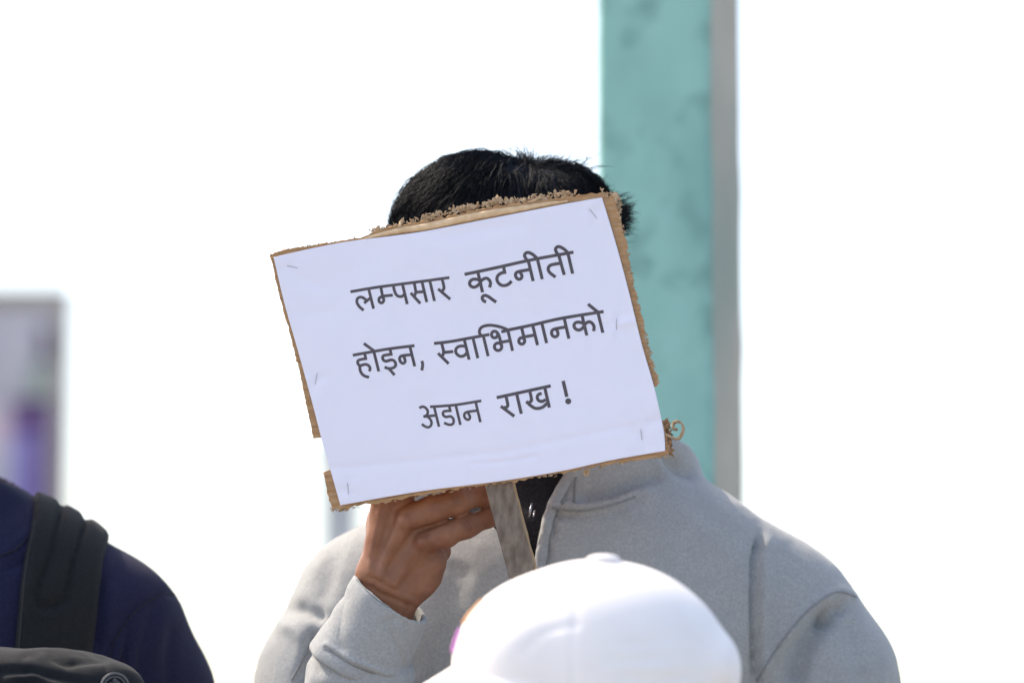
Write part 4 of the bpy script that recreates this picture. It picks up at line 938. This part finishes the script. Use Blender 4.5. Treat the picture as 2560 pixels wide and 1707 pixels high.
    def legs(p):
        e = rect_cone(p, np.array((hip[0], hip[1], 0.98)), np.array((hip[0], hip[1], 0.80)), 0.155, 0.105, 0.165, 0.115, 0.05, np.eye(3))
        for sx in (-1, 1):
            e = smin(e, chain(p, [np.array((hip[0] + sx * 0.085, hip[1], 0.84)), np.array((hip[0] + sx * 0.10, hip[1] - 0.01, 0.48)), np.array((hip[0] + sx * 0.11, hip[1] + 0.01, 0.07))], [0.092, 0.068, 0.052], 0.03), 0.03)
        return e
    sculpt(legs, (hip[0] - 0.25, hip[1] - 0.17, 0.01), (hip[0] + 0.25, hip[1] + 0.17, 1.02), 0.014, 'trousers', M['trouser'], root)
    for sx in (-1, 1):
        f = lambda p: smax(sd_cap(p, np.array((hip[0] + sx * 0.11, hip[1] + 0.03, 0.045)), np.array((hip[0] + sx * 0.125, hip[1] - 0.14, 0.035)), 0.047, 0.040), 0.003 - p[:, 2], 0.006)
        sculpt(f, (hip[0] + sx * 0.115 - 0.08, hip[1] - 0.2, -0.01), (hip[0] + sx * 0.115 + 0.08, hip[1] + 0.1, 0.11), 0.009, 'shoe', M['shoe'], root)
    # -- backpack: padded straps over the shoulders, pack on the back
    pk = thing('backpack', (nb[0], d + 0.22, 1.0), 'dark charcoal backpack with padded strap over the navy shoulder', 'backpack')
    def strap(sx):
        def f(p):
            e = torso(p)
            u, v, dd = UV(p)
            cu = np.interp(v, [1150, 1290, 1400, 1640, 1800, 2200], [192, 186, 159, 132, 128, 190])
            hw = np.interp(v, [1290, 1400, 1640, 2000], [104, 99, 98, 60])
            uu = u if sx > 0 else -300 - u
            a = (np.abs(uu - cu) - hw) * dd / FPX
            s_ = smax(np.abs(e + 0.001) - 0.0090, a, 0.008)
            return smax(s_, float(P(0, 2150, d)[2]) - p[:, 2], 0.02)
        def dp(V, N):
            u, v, dd = UV(V); uu = u if sx > 0 else -300 - u
            r = 0.0006 * vnoise(V, 30, 4)
            for pl in ([(160, 1240), (150, 1290), (122, 1400), (92, 1480), (98, 1510), (130, 1516), (162, 1500), (185, 1400), (212, 1310), (222, 1250)],):
                ds, _, _ = polydist(uu, v, pl); r -= 0.0045 * np.exp(-(ds / 7.5) ** 2)
                r += 0.0010 * np.exp(-((ds - 26) / 18) ** 2)
            return r
        x0 = float(P(170, 1400, d)[0]) if sx > 0 else float(P(-470, 1400, d)[0])
        o = sculpt(f, (x0 - 0.10, d - 0.19, float(P(0, 2170, d)[2])), (x0 + 0.10, d + 0.17, float(P(0, 1220, d)[2])), 0.0045, 'shoulder_strap', M['strap'], pk, dp)
        if sx > 0: seam(o, ([(88, 1300), (62, 1440), (46, 1640)], [(272, 1360), (246, 1420), (222, 1640)]), 0.0008, M['stitch_dark'], 'stitching')
        return o
    M['stitch_dark'] = mat('stitch_dark', (0.018, 0.020, 0.023), 0.8, (0.026, 0.028, 0.032), 600)
    strap(1); strap(-1)
    def pack(p):
        e = np.maximum(np.maximum(np.abs(p[:, 0] - nb[0]) - 0.12, np.abs(p[:, 1] - d - 0.225) - 0.05), np.abs(p[:, 2] - 1.10) - 0.17) - 0.03
        q = np.abs(p - np.array((nb[0], d + 0.225, 1.10))) - np.array((0.12, 0.05, 0.17))
        return np.linalg.norm(np.maximum(q, 0), axis=1) + np.minimum(q.max(1), 0) - 0.03
    sculpt(pack, (nb[0] - 0.17, d + 0.12, 0.87), (nb[0] + 0.17, d + 0.33, 1.33), 0.012, 'pack', M['strap'], pk, lambda V, N: 0.004 * vnoise(V, 14, 2))
navy_person()

# ---------- two people kneeling in front, of whom only the caps show
def kneeler(hx, hy, ztop, face, shirt_m, label, s=1.0):
    root = thing('person', (hx, hy, 0), label, 'person')
    face = nrm(np.array((*face, 0.0))); rt = np.cross(face, (0, 0, 1.0))
    hc = np.array((hx, hy, ztop - 0.135))
    Rh = np.stack([rt, face, np.array((0, 0, 1.0))], 1)
    L = lambda r, f, z: np.array((hx, hy, 0)) + rt * r + face * f + np.array((0, 0, z))
    zs = ztop - 0.36
    R3 = np.stack([rt, face, np.array((0, 0, 1.0))], 1)
    arms = [(L(sx * 0.19, 0, zs), L(sx * 0.235, 0.02, zs - 0.29), L(sx * 0.17, 0.18, zs - 0.44)) for sx in (-1, 1)]
    def core(p):
        e = smin(head_sdf(p, hc, Rh), sd_cap(p, hc + np.array((0, 0, -0.05)) - face * 0.02, L(0, -0.01, zs), 0.054, 0.06), 0.03)
        e = smin(e, rect_cone(p, L(0, 0, zs), L(0, 0, zs - 0.40), 0.13, 0.075, 0.12, 0.075, 0.03, R3), 0.04)
        for sx, (a, b, c) in zip((-1, 1), arms):
            e = smin(e, chain(p, [a, b, c], [0.042, 0.036, 0.025], 0.02), 0.02); e = smin(e, simple_hand(p, c, c - b, (0, 0, -1)), 0.02)
        return e
    body = sculpt(core, (hx - 0.36, hy - 0.36, zs - 0.50), (hx + 0.36, hy + 0.36, ztop), 0.0085, 'body', M['skin'], root)
    def shirt(p):
        e = rect_cone(p, L(0, 0, zs + 0.02), L(0, 0, zs - 0.47), 0.145, 0.10, 0.165, 0.115, 0.08, R3)
        for sx, (a, b, c) in zip((-1, 1), arms):
            e = smin(e, chain(p, [L(sx * 0.05, 0, zs + 0.02), a, b, b + (c - b) * 0.8], [0.06, 0.066, 0.056, 0.042], 0.03), 0.03)
        return smax(e, -sd_cap(p, L(0, 0, zs), L(0, 0, zs + 0.3), 0.066, 0.070), 0.006)
    sculpt(shirt, (hx - 0.36, hy - 0.36, zs - 0.52), (hx + 0.36, hy + 0.36, zs + 0.12), 0.010, 'shirt', shirt_m, root, lambda V, N: 0.004 * vnoise(V, 12, 3))
    def legs(p):
        e = rect_cone(p, L(0, 0, zs - 0.42), L(0, 0, zs - 0.58), 0.15, 0.105, 0.16, 0.11, 0.05, R3)
        for sx in (-1, 1):
            e = smin(e, chain(p, [L(sx * 0.085, 0, zs - 0.52), L(sx * 0.10, 0.06, 0.075), L(sx * 0.10, -0.36, 0.065)], [0.088, 0.068, 0.048], 0.03), 0.03)
        return e
    sculpt(legs, (hx - 0.55, hy - 0.55, 0.0), (hx + 0.55, hy + 0.55, zs - 0.40), 0.016, 'trousers', M['trouser'], root)
    for sx in (-1, 1):
        c0, c1 = L(sx * 0.10, -0.40, 0.06), L(sx * 0.10, -0.44, 0.05)
        f = lambda p: sd_cap(p, L(sx * 0.10, -0.42, 0.09), L(sx * 0.10, -0.46, 0.045), 0.044, 0.040)
        m = (c0 + c1) / 2; sculpt(f, m - 0.12, m + 0.12, 0.010, 'shoe', M['shoe'], root)
    ctr = hc + np.array((0, 0, 0.03)) - face * 0.012
    def hs(p): return smax(smax(sd_ell(p, ctr, np.array((0.078, 0.090, 0.082)), Rh), -sd_ell(p, hc + face * 0.10, (0.09, 0.07, 0.16), Rh), 0.01), (hc[2] - 0.06) - p[:, 2], 0.02)
    sculpt(hs, ctr - 0.13, ctr + 0.13, 0.007, 'hair', M['hair'], root, lambda V, N: 0.002 * vnoise(V, 70, 3))
    for sx in (-1, 1):
        for nm, yy, rr, mm in (('eye', 0.0785, 0.0133, M['eye']), ('iris', 0.0862, 0.0068, M['iris'])):
            bmf = bmesh.new(); bmesh.ops.create_uvsphere(bmf, u_segments=12, v_segments=8, radius=rr)
            c = hc + Rh @ np.array((sx * 0.031, yy, 0.003)); bmesh.ops.translate(bmf, verts=bmf.verts[:], vec=Vector(c))
            me = bpy.data.meshes.new(nm); bmf.to_mesh(me); bmf.free(); link(nm, me, mm, body)
    return hc, Rh

# translucent cotton: light passes through the crown
def translucent(m, col, fac):
    t = m.node_tree; b = t.nodes['Principled BSDF']; out = [n for n in t.nodes if n.type == 'OUTPUT_MATERIAL'][0]
    tr = t.nodes.new('ShaderNodeBsdfTranslucent'); tr.inputs[0].default_value = (*col, 1); mx = t.nodes.new('ShaderNodeMixShader'); mx.inputs[0].default_value = fac
    t.links.new(b.outputs[0], mx.inputs[1]); t.links.new(tr.outputs[0], mx.inputs[2]); t.links.new(mx.outputs[0], out.inputs[0])
translucent(M['whitecap'], (0.93, 0.88, 0.92), 0.15)

def white_cap():
    d = 2.98; cc = P(1490, 1700, d); zt = float(P(1490, 1396, d)[2]); hx, hy = float(cc[0]), float(cc[1])
    kneeler(hx - 0.012, hy, zt - 0.016, (-1.0, -0.08), M['concrete'], 'person kneeling below the frame under the white cap')
    t = thing('white_cap', (hx, hy, zt - 0.17), 'bright white cotton cap in the foreground at the bottom', 'cap')
    rx = np.array((0.1068, 0.088, 0.0945))
    def solid(p):
        e = sd_ell(p, cc, rx)
        e = smin(e, sd_ell(p, P(1292, 1645, d), (0.041, 0.060, 0.042)), 0.03)     # stiff front panels
        e = smin(e, sd_ell(p, P(1795, 1680, d), (0.014, 0.05, 0.020)), 0.02)
        return e
    CW = (([(1350, 1585), (1390, 1570), (1440, 1560)], -0.0030, 7), ([(1310, 1622), (1325, 1615), (1335, 1600)], -0.003, 9), ([(1550, 1610), (1620, 1605), (1680, 1590)], -0.003, 8), ([(1520, 1650), (1600, 1650), (1660, 1640)], -0.004, 9), ([(1560, 1690), (1640, 1700), (1720, 1690)], -0.005, 10), ([(1600, 1672), (1680, 1670)], 0.003, 10))
    def dp(V, N):
        a = np.arctan2(V[:, 1] - cc[1], V[:, 0] - cc[0]) - 0.30
        r = 0.0016 * vnoise(V, 22, 4)
        k = np.abs(((a / (math.pi / 3) + 0.5) % 1) - 0.5) * (math.pi / 3) * np.hypot(V[:, 0] - cc[0], V[:, 1] - cc[1])
        r -= 0.0006 * np.exp(-(k / 0.0020) ** 2)
        u, v, dd = UV(V); fr = np.clip(-(N @ FWD) * 2, 0, 1)
        for pl, hh, ww in CW:
            ds, _, _ = polydist(u, v, pl); r += 0.3 * fr * hh * np.exp(-(ds / (1.3 * ww)) ** 2)
        return r
    cr = sculpt(solid, (hx - 0.14, hy - 0.12, cc[2] - 0.030), (hx + 0.14, hy + 0.12, zt + 0.02), 0.0034, 'crown', M['whitecap'], t, dp)
    md = cr.modifiers.new('thick', 'SOLIDIFY'); md.thickness = 0.0018; md.offset = -1
    bc = P(1508, 1399, d)
    sculpt(lambda p: sd_ell(p, bc, (0.0135, 0.0135, 0.0045)), bc - 0.019, bc + 0.019, 0.0018, 'button', M['whitecap'], t)
    # curved bill pointing left
    V = []; F = []; na, nr = 36, 16; ang0 = math.pi + 0.08
    for layer, off in ((0, 0.0), (1, -0.0028)):
        for j in range(nr + 1):
            for i in range(na + 1):
                a = ang0 + math.radians(-72 + 144 * i / na); q = (i / na - 0.5) * 2
                ext = 0.072 * math.sqrt(max(0.0, 1 - q * q)) * j / nr
                c = np.array((math.cos(a) * 0.107, math.sin(a) * 0.088)) + np.array((math.cos(ang0), math.sin(ang0))) * ext
                V.append((hx + c[0], hy + c[1], zt - 0.080 - 0.030 * q * q - 0.62 * ext + off))
    n0 = (na + 1) * (nr + 1)
    for L_ in (0, 1):
        for j in range(nr):
            for i in range(na):
                f = [j * (na + 1) + i, j * (na + 1) + i + 1, (j + 1) * (na + 1) + i + 1, (j + 1) * (na + 1) + i]
                F.append(tuple(k + L_ * n0 for k in (f if L_ == 0 else f[::-1])))
    rim = [nr * (na + 1) + i for i in range(na + 1)]
    for a_, b_ in zip(rim[:-1], rim[1:]): F.append((b_, a_, a_ + n0, b_ + n0))
    mesh('bill', V, F, M['whitecap'], t)
    # embroidery on the front panels: an orange and a magenta mark seen edge-on
    M['orange'] = mat('orange', (0.75, 0.36, 0.16), 0.7, (0.80, 0.45, 0.22), 200); M['magenta'] = mat('magenta', (0.48, 0.14, 0.50), 0.7, (0.55, 0.20, 0.56), 200)
    for nm, zz0, zz1, m_ in (('orange_mark', 1500, 1556, 'orange'), ('magenta_mark', 1572, 1628, 'magenta')):
        V = []; F = []; ny, nz = 10, 10
        for j in range(nz + 1):
            zw = float(P(1490, zz0 + (zz1 - zz0) * j / nz, d)[2])
            for i in range(ny + 1):
                yw = hy - 0.016 + 0.026 * i / ny
                xs = np.linspace(hx - 0.16, hx - 0.03, 400); sdv = solid(np.stack([xs, np.full(400, yw), np.full(400, zw)], 1)); k = np.nonzero(sdv < 0)[0]
                V.append((xs[k[0]] - 0.0016, yw, zw))
        F = [(j * (ny + 1) + i, j * (ny + 1) + i + 1, (j + 1) * (ny + 1) + i + 1, (j + 1) * (ny + 1) + i) for j in range(nz) for i in range(ny)]
        o = mesh(nm, V, F, M[m_], t); md = o.modifiers.new('thick', 'SOLIDIFY'); md.thickness = 0.0016; md.offset = 0
    path = [(hx + 0.1045 * math.cos(a), hy + 0.086 * math.sin(a), cc[2] - 0.030) for a in np.linspace(-2.2, 2.2, 49)]
    V, F = tube_mesh([(np.array(path), [0.0030] * 49)], 8)
    bd = mesh('binding', V, F, M['lilac'], t); bd['label'] = 'lilac binding round the lower edge'
white_cap()

def dark_cap():
    d = 3.34; top = P(110, 1650, d); zt = float(top[2]); hx, hy = float(top[0]), float(top[1])
    kneeler(hx, hy, zt - 0.006, (0.55, -0.83), M['navy'], 'person kneeling below the frame under the dark grey cap')
    t = thing('dark_cap', (hx, hy, zt - 0.13), 'dark charcoal soft cap with a round emblem at the bottom left corner', 'cap')
    cc = np.array((hx, hy, zt - 0.085)); fd = nrm(np.array((0.55, -0.83, 0.0)))
    def solid(p):
        e = sd_ell(p, cc, (0.096, 0.098, 0.083))
        e = smin(e, sd_ell(p, P(232, 1722, d - 0.02), (0.043, 0.050, 0.028)), 0.03)
        e = smin(e, sd_ell(p, P(40, 1698, d - 0.02), (0.050, 0.05, 0.022)), 0.03)
        e = smin(e, sd_ell(p, P(-60, 1718, d), (0.04, 0.06, 0.03)), 0.03)
        return e
    CR = [([(0, 1680), (80, 1672), (160, 1690), (230, 1707)], -0.0035, 9), ([(60, 1640), (60, 1680), (52, 1720)], -0.0016, 4), ([(130, 1634), (170, 1655), (260, 1645)], -0.0045, 11), ([(262, 1632), (266, 1670), (270, 1720)], -0.0012, 4), ([(20, 1700), (90, 1690), (140, 1712)], 0.003, 9)]
    def dp(V, N):
        u, v, dd = UV(V); fr = np.clip(-(N @ FWD) * 1.5 + 0.3, 0, 1); r = 0.003 * vnoise(V, 24, 8) + 0.001 * vnoise(V, 70, 3)
        for pl, h, ww in CR:
            ds, _, _ = polydist(u, v, pl); r += fr * h * np.exp(-(ds / ww) ** 2)
        return r
    cr = sculpt(solid, cc - np.array((0.14, 0.14, 0.04)), cc + np.array((0.14, 0.14, 0.11)), 0.0032, 'crown', M['capgrey'], t, dp)
    md = cr.modifiers.new('thick', 'SOLIDIFY'); md.thickness = 0.002; md.offset = -1
    V = []; F = []; na, nr = 32, 10; ang0 = math.atan2(fd[1], fd[0])
    for layer, off in ((0, 0.0), (1, -0.0025)):
        for j in range(nr + 1):
            for i in range(na + 1):
                a = ang0 + math.radians(-65 + 130 * i / na); q = (i / na - 0.5) * 2; ext = 0.066 * math.sqrt(max(0.0, 1 - q * q)) * j / nr
                c = np.array((math.cos(a), math.sin(a))) * 0.096 + fd[:2] * ext
                V.append((hx + c[0], hy + c[1], zt - 0.112 - 0.018 * q * q - 0.25 * ext + off))
    n0 = (na + 1) * (nr + 1)
    for L_ in (0, 1):
        for j in range(nr):
            for i in range(na):
                f = [j * (na + 1) + i, j * (na + 1) + i + 1, (j + 1) * (na + 1) + i + 1, (j + 1) * (na + 1) + i]
                F.append(tuple(k + L_ * n0 for k in (f if L_ == 0 else f[::-1])))
    rim = [nr * (na + 1) + i for i in range(na + 1)]
    for a_, b_ in zip(rim[:-1], rim[1:]): F.append((b_, a_, a_ + n0, b_ + n0))
    mesh('bill', V, F, M['capgrey'], t)
    # round embroidered emblem: outer ring, inner figure
    def hit(u, v):
        dd = np.linspace(d - 0.16, d + 0.05, 900); pts = P(np.full(900, u), np.full(900, v), dd); s_ = solid(pts); k = np.nonzero(s_ < 0)[0]
        return pts[k[0]] if len(k) else P(u, v, d - 0.09)
    ec = (288, 1716)
    paths = []
    for r_, w_ in ((34, 0.0012), (26, 0.0007)):
        ring = np.array([hit(ec[0] + r_ * math.cos(a), ec[1] + r_ * math.sin(a)) for a in np.linspace(0, 2 * math.pi, 41)]) - FWD * 0.0022
        paths.append((ring, [w_] * 41))
    for pl in ([(270, 1722), (278, 1706), (288, 1712), (296, 1704), (306, 1722)], [(284, 1700), (288, 1696), (293, 1700), (288, 1705), (284, 1700)], [(268, 1730), (288, 1724), (308, 1730)]):
        c = catmull(pl, 4); paths.append((np.array([hit(*q) for q in c]) - FWD * 0.0022, [0.0010] * len(c)))
    V, F = tube_mesh(paths, 6)
    em = mesh('emblem', V, F, M['emblem'], t); em['label'] = 'round grey embroidered emblem'
dark_cap()
